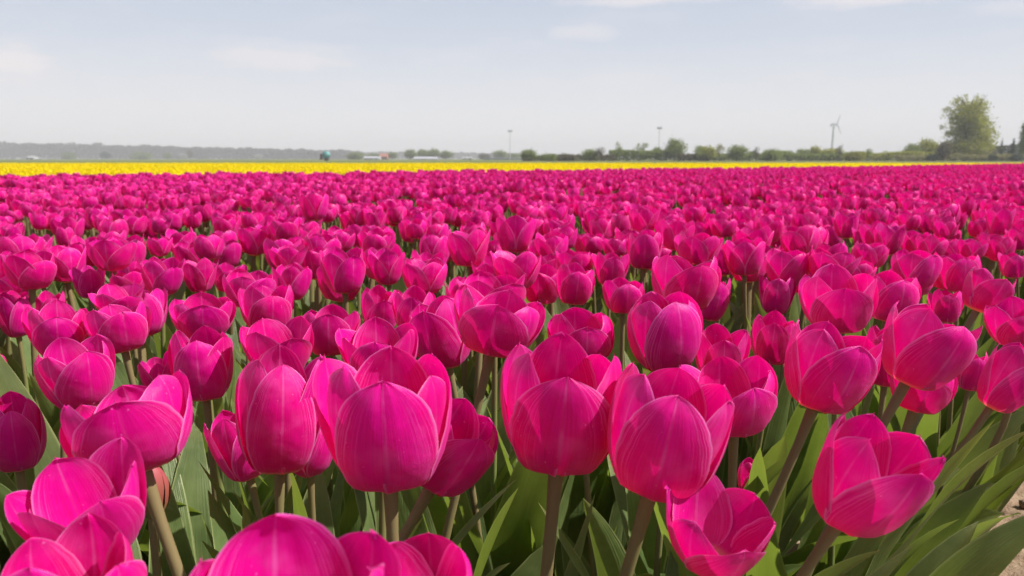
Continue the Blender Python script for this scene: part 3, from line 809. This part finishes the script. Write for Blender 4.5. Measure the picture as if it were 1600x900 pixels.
# ---------------------------------------------------------------- ground
gs = 3200
V = np.array([(-gs, -300, -.012), (gs, -300, -.012), (gs, 3600, -.012), (-gs, 3600, -.012)], float)
o = ob('ground', mesh('ground', V, np.array([[0, 1, 2, 3]]), M_GRASS)); tag(o, 'flat farmland stretching to the horizon', kind='structure')
def lines(a, b, c, d, fine, coarse):
    l = list(np.arange(a, b, coarse)) + list(np.arange(b, c, fine)) + list(np.arange(c, d + coarse, coarse)); return np.array(l)
xs = lines(-24, -.1, 2.2, 24, .011, .6); ys = lines(-3, .2, 2.6, 25.6, .011, .6)
X, Y = np.meshgrid(xs, ys); Z = np.zeros(X.shape)
for j in range(X.shape[0]):
    for i in range(X.shape[1]):
        x, y = X[j, i], Y[j, i]
        if -.12 < x < 2.25 and .15 < y < 2.65 and s_of(x, y) > -.6:
            n1 = mnoise.noise(Vector((x * 9, y * 9, 0))); n2 = mnoise.noise(Vector((x * 28, y * 28, 5))); n3 = mnoise.noise(Vector((x * 70, y * 70, 9)))
            Z[j, i] = .016 * max(-.4, n1) + .011 * abs(n2) + .005 * n3
Z -= .001; Z = np.maximum(Z, -.006)
V = np.stack([X.ravel(), Y.ravel(), Z.ravel()], 1)
o = ob('soil', mesh('soil', V, grid_faces(len(xs), len(ys)), M_SOIL)); tag(o, 'dry sandy brown soil of the path and beds', kind='structure')
parts = []
rng = np.random.default_rng(5)
bm = bmesh.new(); bmesh.ops.create_icosphere(bm, subdivisions=1, radius=1); ico_v = np.array([tuple(v.co) for v in bm.verts]); ico_f = np.array([[v.index for v in f.verts] for f in bm.faces]); bm.free()
for i in range(900):
    s = rng.uniform(-.34, .5); d = rng.uniform(.2, 3.0)
    p = DN * s + DD * d
    r = rng.uniform(.003, .014) * (1 if rng.uniform() < .9 else 1.6)
    V = ico_v * (1 + rng.normal(0, .18, (len(ico_v), 1))) * r * np.array([1, rng.uniform(.7, 1.2), .7])
    V = V + np.array([p.x, p.y, .004 + r * .3]); parts.append((V, ico_f, np.zeros((len(V), 2)), 0))
V, Fc, UV, MI = join_arrays(parts)
tag(ob('soil_clods', mesh('soil_clods', V, Fc, M_SOIL, None, False)), 'dry crumbs of soil on the sandy path', 'soil clods', kind='stuff')

# ---------------------------------------------------------------- background trees
def crown_arrays(rng, blobs, n, size, elong=1.6):
    """leaf sprays spread through the volume of several lobes; unit crown 1 high"""
    V = np.empty((n, 3, 3)); c = 0
    wts = np.array([b[3] ** 2 * b[4] for b in blobs]); wts = wts / wts.sum()
    idx = rng.choice(len(blobs), n, p=wts)
    B = np.array(blobs)[idx]
    d = rng.normal(size=(n, 3)); d /= np.linalg.norm(d, axis=1)[:, None]
    rr = rng.uniform(0, 1, n) ** .42 * (1 + .20 * rng.normal(size=n))
    P = B[:, :3] + d * rr[:, None] * np.stack([B[:, 3], B[:, 3], B[:, 4]], 1)
    a = rng.normal(size=(n, 3)); a /= np.linalg.norm(a, axis=1)[:, None]
    b = rng.normal(size=(n, 3)); b -= a * (a * b).sum(1)[:, None]; b /= np.linalg.norm(b, axis=1)[:, None]
    s = size * rng.uniform(.5, 1.4, n)[:, None]
    V[:, 0] = P - a * s * elong / 2 - b * s * .3; V[:, 1] = P + a * s * elong / 2; V[:, 2] = P + b * s * .8
    return V.reshape(-1, 3), np.arange(n * 3).reshape(-1, 3)
def limb_arrays(rng, h, spread, n=9, r0=.03):
    parts = []
    pts = [Vector((rng.normal(0, .01) * i, rng.normal(0, .01) * i, h * i / 6)) for i in range(7)]
    parts.append((*tube_arrays(pts, [r0 * (1 - .12 * i) for i in range(7)], 6), 0))
    for k in range(n):
        z0 = h * rng.uniform(.25, .95); a = rng.uniform(0, 6.28); l = spread * rng.uniform(.5, 1)
        p0 = Vector((0, 0, z0)); p3 = Vector((math.cos(a) * l, math.sin(a) * l, min(.97, z0 + rng.uniform(.12, .4))))
        q = bez(p0, p0.lerp(p3, .35) + Vector((0, 0, -.01)), p0.lerp(p3, .7) + Vector((0, 0, -.02)), p3, 5)
        parts.append((*tube_arrays(q, [r0 * .45 * (1 - .2 * i) for i in range(5)], 4), 0))
    V, Fc, UV, MI = join_arrays(parts)
    return V, Fc
def blobs_for(rng, kind):
    if kind == 'big':
        return [(-.22, 0, .62, .10, .10), (-.30, .05, .76, .09, .07), (-.40, 0, .66, .05, .04), (-.38, 0, .50, .06, .04), (-.14, .05, .88, .11, .09), (.00, .05, .78, .13, .13), (.14, 0, .90, .08, .09), (.17, 0, .74, .09, .12), (.27, .02, .60, .12, .10), (.36, 0, .48, .09, .12), (.30, 0, .36, .12, .08),
                (.05, -.1, .58, .18, .13), (-.02, .1, .44, .18, .12), (-.27, 0, .40, .10, .06), (.14, .1, .32, .22, .09), (-.10, -.05, .26, .26, .09), (.10, 0, .20, .34, .09), (-.18, .05, .17, .28, .08), (.26, 0, .26, .22, .08), (-.30, 0, .24, .08, .05), (.10, .1, .50, .30, .20), (-.05, -.05, .68, .24, .18), (.18, 0, .38, .28, .16), (.12, -.05, .80, .18, .12), (-.08, 0, .14, .26, .08), (.42, 0, .56, .04, .05), (-.06, 0, .96, .05, .04)]
    if kind == 'round': base = [(0, 0, .52, .40, .40)]; k = 7; sp = .26
    elif kind == 'wide': base = [(0, 0, .40, .42, .34)]; k = 8; sp = .34
    elif kind == 'poplar': return [(rng.normal(0, .02), 0, z, .16 * (1.1 - abs(z - .45)), .14) for z in np.linspace(.12, .92, 8)]
    elif kind == 'conifer': return [(0, 0, z, .30 * (1.02 - z), .10) for z in np.linspace(.08, .93, 9)]
    elif kind == 'sparse': base = [(0, 0, .55, .22, .32)]; k = 8; sp = .30
    elif kind == 'bush': base = [(0, 0, .30, .48, .32)]; k = 8; sp = .42
    for i in range(k):
        a = rng.uniform(0, 6.28); r = sp * rng.uniform(.4, 1)
        z = base[0][2] + rng.uniform(-.22, .36) * (1 if kind != 'bush' else .7)
        base.append((math.cos(a) * r, math.sin(a) * r, z, rng.uniform(.10, .20), rng.uniform(.10, .18)))
    return base
CROWN = {}
def crown_mesh(kind, mat, var):
    key = (kind, mat, var)
    if key in CROWN: return CROWN[key]
    rng = np.random.default_rng(hash_of(key))
    n = {'big': 22000, 'sparse': 700, 'poplar': 2500, 'conifer': 2200}.get(kind, 3200)
    size = {'big': .017, 'sparse': .035, 'poplar': .03, 'conifer': .035}.get(kind, .042)
    V, Fc = crown_arrays(rng, blobs_for(rng, kind), n, size)
    me = mesh('crown', V, Fc, M_C[mat], None, False)
    V, Fc = limb_arrays(rng, .85 if kind != 'bush' else .5, {'big': .34, 'poplar': .1, 'conifer': .1}.get(kind, .3), 16 if kind == 'big' else 8, .028 if kind in ('big',) else .022)
    tr = mesh('trunk', V, Fc, M_BARK)
    CROWN[key] = (me, tr); return CROWN[key]
def hash_of(key): return sum((i + 1) * ord(c) for i, c in enumerate(''.join(map(str, key)))) 
GZ = -.012
def tree(name, x, ytop, wpx, dist, kind, mat, label, cat='tree', group=None, var=0, rz=None, sink=0):
    """x: photo column, ytop: photo row of the top, wpx: crown width"""
    p = at(x, 248.3, dist); h = (248.3 - ytop) * dist / F + CAM.z
    cr, tr = crown_mesh(kind, mat, var)
    root = bpy.data.objects.new(name, None); COL.objects.link(root); root.location = (p.x, p.y, GZ)
    wu = {'big': .86, 'round': .9, 'wide': 1.0, 'poplar': .36, 'conifer': .56, 'sparse': .74, 'bush': 1.0}[kind]
    sx = wpx * dist / F / wu * (1.18 if kind in ('round', 'bush') and dist < 300 else 1)
    hh = h / {'bush': .64, 'wide': .92, 'sparse': 1.02, 'poplar': 1.02, 'big': 1.0, 'conifer': 1.0}.get(kind, 1.0)
    rz_ = random.uniform(0, 6.28) if rz is None else rz
    ob('crown', cr, root, (0, 0, 0), (0, 0, rz_), (sx, sx, hh))
    ob('trunk', tr, root, (0, 0, 0), (0, 0, rz_), (sx * .9, sx * .9, hh))
    tag(root, label, cat, group)
    return root
D1 = 180
tree('broadleaf_tree', 1505, 149, 84, D1, 'big', 'olive', 'large airy tree with budding leaves standing alone at right beyond the field', rz=0)
T = [
 ('shrub', 826, 232, 26, 'round', 'green', 'peaked shrub at the left end of the right-hand hedge line'),
 ('shrub', 857, 240, 24, 'bush', 'green', 'low round shrub second from the left end of the hedge line'),
 ('shrub', 884, 240, 34, 'bush', 'brown', 'low brownish shrub between the round shrub and the first taller tree'),
 ('tree', 922, 232, 26, 'round', 'green', 'small dark green tree beside a feathery bare tree in the hedge line'),
 ('tree', 939, 226, 26, 'sparse', 'brown', 'feathery bare tree at the left part of the hedge line'),
 ('tree', 968, 222, 16, 'sparse', 'green', 'slender feathery tree left of the light mast in the hedge line'),
 ('tree', 1003, 223, 22, 'sparse', 'green', 'feathery tree just left of the second mast'),
 ('tree', 1026, 229, 18, 'round', 'green', 'small tree at the foot of the second mast'),
 ('tree', 1055, 216, 32, 'round', 'green', 'dense round tree, the tallest in the middle of the hedge line'),
 ('tree', 1089, 227, 20, 'sparse', 'green', 'thin feathery tree right of the dense round tree'),
 ('tree', 1104, 227, 30, 'round', 'olive', 'olive spring-leaved tree right of the dense round tree'),
 ('tree', 1124, 223, 16, 'sparse', 'yellow', 'yellowish feathery tree rising beside the olive one'),
 ('tree', 1151, 225, 30, 'round', 'green', 'green rounded tree midway between round tree and wind turbine'),
 ('tree', 1181, 225, 14, 'sparse', 'brown', 'thin bare sapling midway between round tree and wind turbine'),
 ('shrub', 1205, 233, 28, 'bush', 'green', 'broad green shrub left of the wind turbine group'),
 ('shrub', 1231, 234, 20, 'round', 'green', 'small shrub right of the broad green one'),
 ('shrub', 1255, 232, 26, 'round', 'green', 'shrub left of the trees at the wind turbine foot'),
 ('tree', 1273, 227, 18, 'round', 'olive', 'narrow olive tree just left of the wind turbine'),
 ('tree', 1296, 231, 40, 'round', 'olive', 'wide olive tree at the foot of the wind turbine'),
 ('tree', 1311, 223, 12, 'sparse', 'grey', 'bare thin tree just right of the wind turbine'),
 ('shrub', 1335, 237, 26, 'bush', 'yellow', 'pale yellow-green shrub right of the wind turbine'),
 ('shrub', 1356, 232, 14, 'sparse', 'green', 'small wispy shrub rising above the hedge right of the turbine'),
 ('shrub', 1386, 235, 20, 'sparse', 'olive', 'wispy olive shrub above the hedge left of the big tree group'),
 ('tree', 1424, 224, 26, 'round', 'green', 'rounded green tree at the left of the big tree group'),
 ('tree', 1448, 216, 34, 'round', 'olive', 'olive rounded tree left of the large airy tree'),
 ('tree', 1474, 220, 20, 'round', 'brown', 'brownish small tree against the left flank of the large airy tree'),
 ('shrub', 1530, 232, 44, 'bush', 'brown', 'brownish undergrowth at the right foot of the large airy tree'),
 ('conifer', 1563, 217, 14, 'conifer', 'dark', 'small dark conifer right of the large airy tree'),
 ('conifer', 1581, 214, 15, 'conifer', 'dark', 'taller dark conifer between the small one and the poplar'),
 ('poplar_tree', 1597, 189, 16, 'poplar', 'green', 'tall narrow poplar at the right edge'),
]
rr_ = random.Random(4)
for i, (nm, x, yt, wp, kd, mt, lb) in enumerate(T):
    dist = D1 + rr_.uniform(-8, 16)
    tree(nm, x, yt, wp, dist, kd, mt, lb, {'shrub': 'shrub', 'conifer': 'conifer'}.get(nm, 'tree'), None, i % 3)
# clipped and wild hedges: each a long thing of its own
def hedge(name, x0, x1, ytop, dist, mat, label, n, size=.35, rough=.5, depth=2.0, cat='hedge'):
    rng = np.random.default_rng(int(x0) + 3)
    p0 = at(x0, 248.3, dist); p1 = at(x1, 248.3, dist); L_ = p1.x - p0.x
    h = (248.3 - ytop) * dist / F + CAM.z
    xx = rng.uniform(0, L_, n); prof = np.array([h * (1.04 + rough * .8 * mnoise.noise(Vector((a / h * .6, dist, 1.7))) + rough * .35 * mnoise.noise(Vector((a / h * 2.1, dist, 7.7)))) for a in xx])
    zz2 = rng.uniform(0, 1, n) ** .6 * prof; yy = rng.normal(0, depth / 2.5, n)
    P = np.stack([xx, yy, zz2], 1)
    a = rng.normal(size=(n, 3)); a /= np.linalg.norm(a, axis=1)[:, None]
    b = rng.normal(size=(n, 3)); b -= a * (a * b).sum(1)[:, None]; b /= np.linalg.norm(b, axis=1)[:, None]
    s = size * rng.uniform(.5, 1.4, n)[:, None]
    V = np.empty((n, 3, 3)); V[:, 0] = P - a * s * .8; V[:, 1] = P + a * s * .8; V[:, 2] = P + b * s * .8
    V = V.reshape(-1, 3); V[:, 2] = np.maximum(V[:, 2], 0)
    o = ob(name, mesh(name, V, np.arange(n * 3).reshape(-1, 3), M_C[mat], None, False), None, (p0.x, p0.y, GZ))
    return tag(o, label, cat)
hedge('hedge', 815, 960, 243.5, 186, 'brown', 'low wild brownish hedge at the left end of the hedge line', 3500)
hedge('hedge', 952, 1062, 236, 190, 'green', 'dark green clipped hedge below the second mast', 5000, rough=.15)
hedge('hedge', 1060, 1110, 241, 186, 'brown', 'brown hedge section right below the dense round tree', 1800, rough=.2)
hedge('hedge', 1105, 1330, 240, 188, 'green', 'long loose green hedge running past the wind turbine', 8000, rough=.5)
hedge('hedge', 1325, 1480, 239, 190, 'olive', 'olive hedge between the wind turbine and the large airy tree', 6000, rough=.3)
hedge('hedge', 1535, 1640, 227, 230, 'dark', 'dark bluish hedge behind the conifers at the right edge', 5000, rough=.2)
hedge('reed_bed', 1400, 1514, 242, 176, 'pale', 'pale yellow-green reeds left of the large airy tree trunk', 3000, rough=.5, cat='reeds')
hedge('reed_bed', 1508, 1640, 241, 176, 'pale', 'pale yellow-green reeds at the right edge under the conifers', 4000, rough=.5, cat='reeds')
for x, w_, lb in ((1457, 14, 'dark bush left of the trunk of the large airy tree'), (1550, 12, 'dark bush in the reeds below the small conifer'), (1588, 14, 'dark bush in the reeds below the poplar')):
    tree('bush', x, 240, w_, 174, 'bush', 'dark', lb, 'bush')

# far left: wood in the haze, clumps, farm buildings
def far_wood(name, x0, y0, x1, y1, dist, mat, label, n, seed, size=1.8):
    rng = np.random.default_rng(seed)
    p0 = at(x0, 248.3, dist); p1 = at(x1, 248.3, dist); Lw = p1.x - p0.x
    t = rng.uniform(0, 1, n)
    hh = ((248.3 - (y0 + (y1 - y0) * t)) * dist / F) * np.array([1 + .20 * mnoise.noise(Vector((a * Lw / 26, seed, 0))) + .20 * mnoise.noise(Vector((a * Lw / 9, seed, 4))) for a in t])
    zz2 = rng.uniform(0, 1, n) ** .75 * hh
    P = np.stack([t * Lw, rng.uniform(-6, 14, n), zz2], 1)
    a = rng.normal(size=(n, 3)); a /= np.linalg.norm(a, axis=1)[:, None]
    b = rng.normal(size=(n, 3)); b -= a * (a * b).sum(1)[:, None]; b /= np.linalg.norm(b, axis=1)[:, None]
    s = size * rng.uniform(.5, 1.4, n)[:, None]
    V = np.empty((n, 3, 3)); V[:, 0] = P - a * s * .8; V[:, 1] = P + a * s * .8; V[:, 2] = P + b * s * .8
    o = ob(name, mesh(name, V.reshape(-1, 3), np.arange(n * 3).reshape(-1, 3), M_C[mat], None, False), None, (p0.x, p0.y, GZ))
    tag(o, label, 'wood', kind='stuff')
far_wood('distant_wood', -140, 220, 560, 236, 1020, 'grey', 'long bare grey wood in the haze along the left horizon', 48000, 3)
far_wood('distant_wood', 540, 237, 830, 240, 1300, 'grey', 'low hazy wood continuing behind the farm to the first mast', 9000, 4, 2.2)
FAR = [
 ('tree', 108, 238, 22, 700, 'bush', 'green', 'hazy green clump at the foot of the wood, leftmost of them'),
 ('tree', 165, 237, 18, 700, 'round', 'dark', 'dark hazy clump at the foot of the wood, second from left'),
 ('tree', 222, 238, 34, 700, 'bush', 'green', 'wide hazy clump at the foot of the wood, third from left'),
 ('tree', 262, 238, 16, 700, 'round', 'green', 'small hazy clump at the foot of the wood, fourth from left'),
 ('tree', 297, 234, 12, 760, 'round', 'brown', 'narrow brownish tree against the left part of the wood'),
 ('mist_stand_in', 287, 240, 14, 650, 'round', 'white', 'tree-shaped whitish mist puff low before the wood, left one'),  # this and the next: whitish crowns added in place of mist puffs
 ('mist_stand_in', 404, 240, 15, 650, 'round', 'white', 'tree-shaped whitish mist puff low before the wood, right one'),
 ('tree', 556, 238, 30, 480, 'bush', 'green', 'low green clump left of the farm roofs'),
 ('tree', 583, 240, 22, 520, 'bush', 'green', 'low green clump just left of the red-brown house'),
 ('tree', 613, 237, 20, 480, 'round', 'green', 'green tree just right of the red-brown house'),
 ('tree', 641, 233, 24, 470, 'round', 'green', 'left tree of the green clump behind the farm'),
 ('tree', 661, 233, 26, 480, 'round', 'green', 'middle tree of the green clump behind the farm'),
 ('tree', 678, 231, 22, 470, 'round', 'green', 'tallest tree of the green clump behind the farm'),
 ('tree', 697, 235, 26, 470, 'round', 'green', 'right tree of the green clump behind the farm'),
 ('tree', 757, 240, 20, 470, 'bush', 'brown', 'purplish brown bush left of the first mast'),
 ('tree', 781, 234, 26, 480, 'round', 'green', 'green tree just left of the first mast'),
 ('tree', 803, 240, 22, 500, 'bush', 'green', 'low green bush just right of the first mast'),
]
for i, (nm, x, yt, wp, dist, kd, mt, lb) in enumerate(FAR):
    tree(nm, x, yt, wp, dist, kd, mt, lb, 'tree', None, i % 3)

M_WALL = noise_mat('brick_wall', [(.30, .13, .09), (.38, .18, .13)], .5); M_ROOF = noise_mat('roof_tiles', [(.30, .12, .09), (.36, .16, .12)], .6)
M_GREY = noise_mat('grey_metal', [(.34, .34, .38), (.42, .42, .46)], .4, .5); M_WHITE = noise_mat('white_paint', [(.34, .34, .33), (.42, .42, .41)], .5, .6)
M_DGREY = noise_mat('dark_cladding', [(.05, .07, .075), (.09, .11, .12)], .3, .7); M_GLASS = noise_mat('window_glass', [(.04, .05, .06), (.07, .08, .09)], .3, .2)
M_TEAL = noise_mat('teal_paint', [(.08, .28, .28), (.12, .34, .34)], 2, .45, spec=.5); M_BLACK = noise_mat('rubber', [(.02, .02, .02), (.035, .035, .035)], 3, .8); M_RUST = noise_mat('rusty_brown_paint', [(.10, .05, .035), (.16, .08, .05)], 2, .7)
def box_arrays(x0, x1, y0, y1, z0, z1):
    V = np.array([(x, y, z) for z in (z0, z1) for y in (y0, y1) for x in (x0, x1)], float)
    Fc = np.array([[0, 2, 3, 1], [4, 5, 7, 6], [0, 1, 5, 4], [2, 6, 7, 3], [0, 4, 6, 2], [1, 3, 7, 5]]); return V, Fc
def part_box(name, parent, mat, *b):
    V, Fc = box_arrays(*b); return ob(name, mesh(name, V, Fc, mat, None, False), parent)
def gable(name, parent, mat, x0, x1, y0, y1, z0, z1, ov=.3):
    ym = (y0 + y1) / 2; t = .18
    V = []; 
    for x in (x0 - ov, x1 + ov):
        V += [(x, y0 - ov, z0 - .1), (x, ym, z1), (x, y1 + ov, z0 - .1), (x, y1 + ov, z0 - .1 - t), (x, ym, z1 - t), (x, y0 - ov, z0 - .1 - t)]
    Fc = [(0, 1, 7, 6), (1, 2, 8, 7), (2, 3, 9, 8), (3, 4, 10, 9), (4, 5, 11, 10), (5, 0, 6, 11), (0, 5, 4, 1), (1, 4, 3, 2), (6, 7, 10, 11), (7, 8, 9, 10)]
    return ob(name, mesh(name, V, Fc, mat, None, False), parent)
def building(name, x, wpx, y_eave, y_top, dist, dep, wall, roof, label, cat, wins=2):
    p = at(x, 248.3, dist); k = dist / F; W = wpx * k; he = (248.3 - y_eave) * k + .56; ht = (248.3 - y_top) * k + .56
    root = bpy.data.objects.new(name, None); COL.objects.link(root); root.location = (p.x, p.y, GZ); tag(root, label, cat)
    part_box('wall', root, wall, -W / 2, W / 2, 0, dep, 0, he)
    # gable ends
    V = [(-W/2 + .02, .02, he), (-W/2 + .02, dep - .02, he), (-W/2 + .02, dep / 2, ht - .3), (W/2 - .02, .02, he), (W/2 - .02, dep - .02, he), (W/2 - .02, dep / 2, ht - .3)]
    ob('gable_wall', mesh('gable_wall', V, [(0, 2, 1), (3, 4, 5)], wall, None, False), root)
    gable('roof', root, roof, -W / 2, W / 2, 0, dep, he, ht)
    for i in range(wins):
        c = -W / 2 + W * (i + .5) / wins
        part_box('window', root, M_GLASS, c - .5, c + .5, -.04, .05, he * .35, he * .75)
    part_box('door', root, M_DGREY, W * .28, W * .28 + .95, -.05, .05, 0, min(2.1, he * .85))
    return root
building('house', 599, 11, 244.5, 240, 450, 7, M_WALL, M_ROOF, 'small red-brown house among the green clumps on the left horizon', 'house')
building('house', 667, 9, 243.5, 240, 500, 7, M_WALL, M_ROOF, 'tiny pinkish roofed house in front of the green clump', 'house')
building('barn', 664, 36, 248, 245, 430, 12, M_GREY, M_GREY, 'low pale grey barn roof below the green clump', 'barn', 3)
building('barn', 580, 24, 247, 244.5, 430, 10, M_WHITE, M_GREY, 'low whitish shed left of the red-brown house', 'shed', 3)
building('barn', 730, 14, 247, 245.5, 450, 9, M_WHITE, M_WHITE, 'tiny white shed right of the green clump', 'shed', 2)
building('barn', 790, 66, 248, 247, 420, 14, M_DGREY, M_DGREY, 'long low dark barn at the foot of the first mast', 'barn', 6)
building('greenhouse', 46, 11, 246, 244, 500, 8, M_GREY, M_WHITE, 'tiny white shed at far left before the hazy wood', 'shed', 2)

def lathe(parent, name, mat, pts, r0, r1, n=10):
    V, Fc, UV = tube_arrays(pts, [r0 + (r1 - r0) * i / (len(pts) - 1) for i in range(len(pts))], n)
    return ob(name, mesh(name, V, Fc, mat, UV), parent)
M_TUR = noise_mat('turbine_white', [(.50, .52, .54), (.58, .60, .62)], .5, .4); M_TUR2 = noise_mat('turbine_grey', [(.34, .36, .38), (.42, .44, .46)], .5, .5)
def mast(x, ytop, dist, head_px, label):
    p = at(x, 248.3, dist); k = dist / F; h = (248.3 - ytop) * k
    root = bpy.data.objects.new('light_mast', None); COL.objects.link(root); root.location = (p.x, p.y, GZ); tag(root, label, 'light mast')
    lathe(root, 'pole', M_MAST, [Vector((0, 0, h * i / 4)) for i in range(5)], .22, .14)
    wd = head_px * k
    part_box('crossbar', root, M_MAST, -wd / 2, wd / 2, -.12, .12, h - .5, h - .2)
    for i in range(3):
        c = -wd / 2 + wd * (i + .5) / 3
        part_box('floodlight', root, M_TUR2, c - wd * .13, c + wd * .13, -.5, -.125, h - 1.0, h + .25)
M_MAST = noise_mat('galvanised_steel', [(.50, .51, .53), (.58, .59, .61)], 1, .5)
mast(797, 203, 420, 7, 'thin grey mast with a small dark head, left one of the two')
mast(1029, 198, 380, 8, 'thin grey mast with a small dark head, right one of the two')
def turbine(x, yhub, dist, blade_px, label):
    p = at(x, 248.3, dist); k = dist / F; h = (248.3 - yhub) * k; bl = blade_px * k
    root = bpy.data.objects.new('wind_turbine', None); COL.objects.link(root); root.location = (p.x, p.y, GZ); root.rotation_euler = (0, 0, R(30)); tag(root, label, 'wind turbine')
    lathe(root, 'tower', M_TUR, [Vector((0, 0, h * i / 5)) for i in range(6)], 1.15, .65, 14)
    V, Fc, UV = tube_arrays([Vector((0, -2.6, h + .5)), Vector((0, -2.2, h + .5)), Vector((0, 0, h + .6)), Vector((0, 2.6, h + .6)), Vector((0, 3.0, h + .6))], [.2, 1.1, 1.2, 1.0, .3], 10)
    ob('nacelle', mesh('nacelle', V, Fc, M_TUR2, UV), root)
    V, Fc, UV = tube_arrays([Vector((0, -4.0, h + .5)), Vector((0, -3.6, h + .5)), Vector((0, -2.6, h + .5))], [.15, .7, .9], 10)
    ob('hub', mesh('hub', V, Fc, M_TUR2, UV), root)
    for a in (68, 188, 308):
        d = Vector((math.cos(R(a)), 0, math.sin(R(a)))); c_ = Vector((-d.z, 0, d.x))
        vs = []; 
        for t, cw in ((0, .3), (.06, .45), (.2, 1.0), (.5, .75), (.8, .5), (1, .12)):
            q = Vector((0, -3.2, h + .5)) + d * (bl * t)
            for (sx_, sy_) in ((-.35, 0), (.1, .22), (.65, 0), (.1, -.22)):
                vs.append(q + c_ * (sx_ * cw * 2) + Vector((0, sy_ * cw, 0)))
        fc = []
        for r_ in range(5):
            for s_ in range(4): fc.append((r_*4+s_, r_*4+(s_+1) % 4, r_*4+4+(s_+1) % 4, r_*4+4+s_))
        fc.append((20, 21, 22, 23))
        ob('blade', mesh('blade', [tuple(v) for v in vs], fc, M_TUR2, None, False), root)
turbine(1299, 196.5, 620, 18, 'pale wind turbine rising behind the hedge right of centre')

# irrigation reel with teal drum beyond the yellow strip
def reel():
    dist = 205; p = at(508, 248.3, dist)
    root = bpy.data.objects.new('irrigation_reel', None); COL.objects.link(root); root.location = (p.x, p.y, GZ)
    tag(root, 'small teal hose reel with dark brown front beyond the yellow tulips at left', 'hose reel')
    def ring(nm, mat, yc, r, wd, zc, n=18, xc=0.35):
        V, Fc, UV = tube_arrays([Vector((xc, yc - wd / 2, zc)), Vector((xc, yc - wd / 2 + .01, zc)), Vector((xc, yc + wd / 2 - .01, zc)), Vector((xc, yc + wd / 2, zc))], [.02, r, r, .02], n)
        return ob(nm, mesh(nm, V, Fc, mat, UV, False), root)
    ring('reel_flange', M_TEAL, -.6, 1.02, .08, 1.62); ring('reel_flange', M_TEAL, .6, 1.02, .08, 1.62); ring('hose_drum', M_TEAL, 0, .86, 1.12, 1.62)
    part_box('chassis', root, M_RUST, -1.5, 1.3, -.45, .45, .35, .55)
    part_box('cabinet', root, M_RUST, -1.25, -.72, -.5, .5, .55, 1.9)
    for sx_ in (-.9, .9):
        ring('wheel', M_BLACK, sx_ * .95, .42, .22, .42, 14, .35)
    V, Fc, UV = tube_arrays([Vector((-1.2, 0, 1.3)), Vector((-1.9, 0, 1.75)), Vector((-2.9, 0, 2.2))], [.06, .045, .03], 6)
    ob('spray_boom', mesh('spray_boom', V, Fc, M_WHITE, UV), root)
reel()

# ---------------------------------------------------------------- haze
m, t, out = new_mat('haze_air')
pv = t.nodes.new('ShaderNodeVolumePrincipled'); pv.inputs['Color'].default_value = (.97, .97, .975, 1); pv.inputs['Density'].default_value = .00065; pv.inputs['Anisotropy'].default_value = 0
t.links.new(pv.outputs[0], out.inputs['Volume'])
V, Fc = box_arrays(-3300, 3300, -320, 3700, -1.2, 62)
o = ob('haze', mesh('haze', V, Fc, m, None, False)); tag(o, 'thin pale haze lying over the flat farmland', 'haze', kind='stuff')
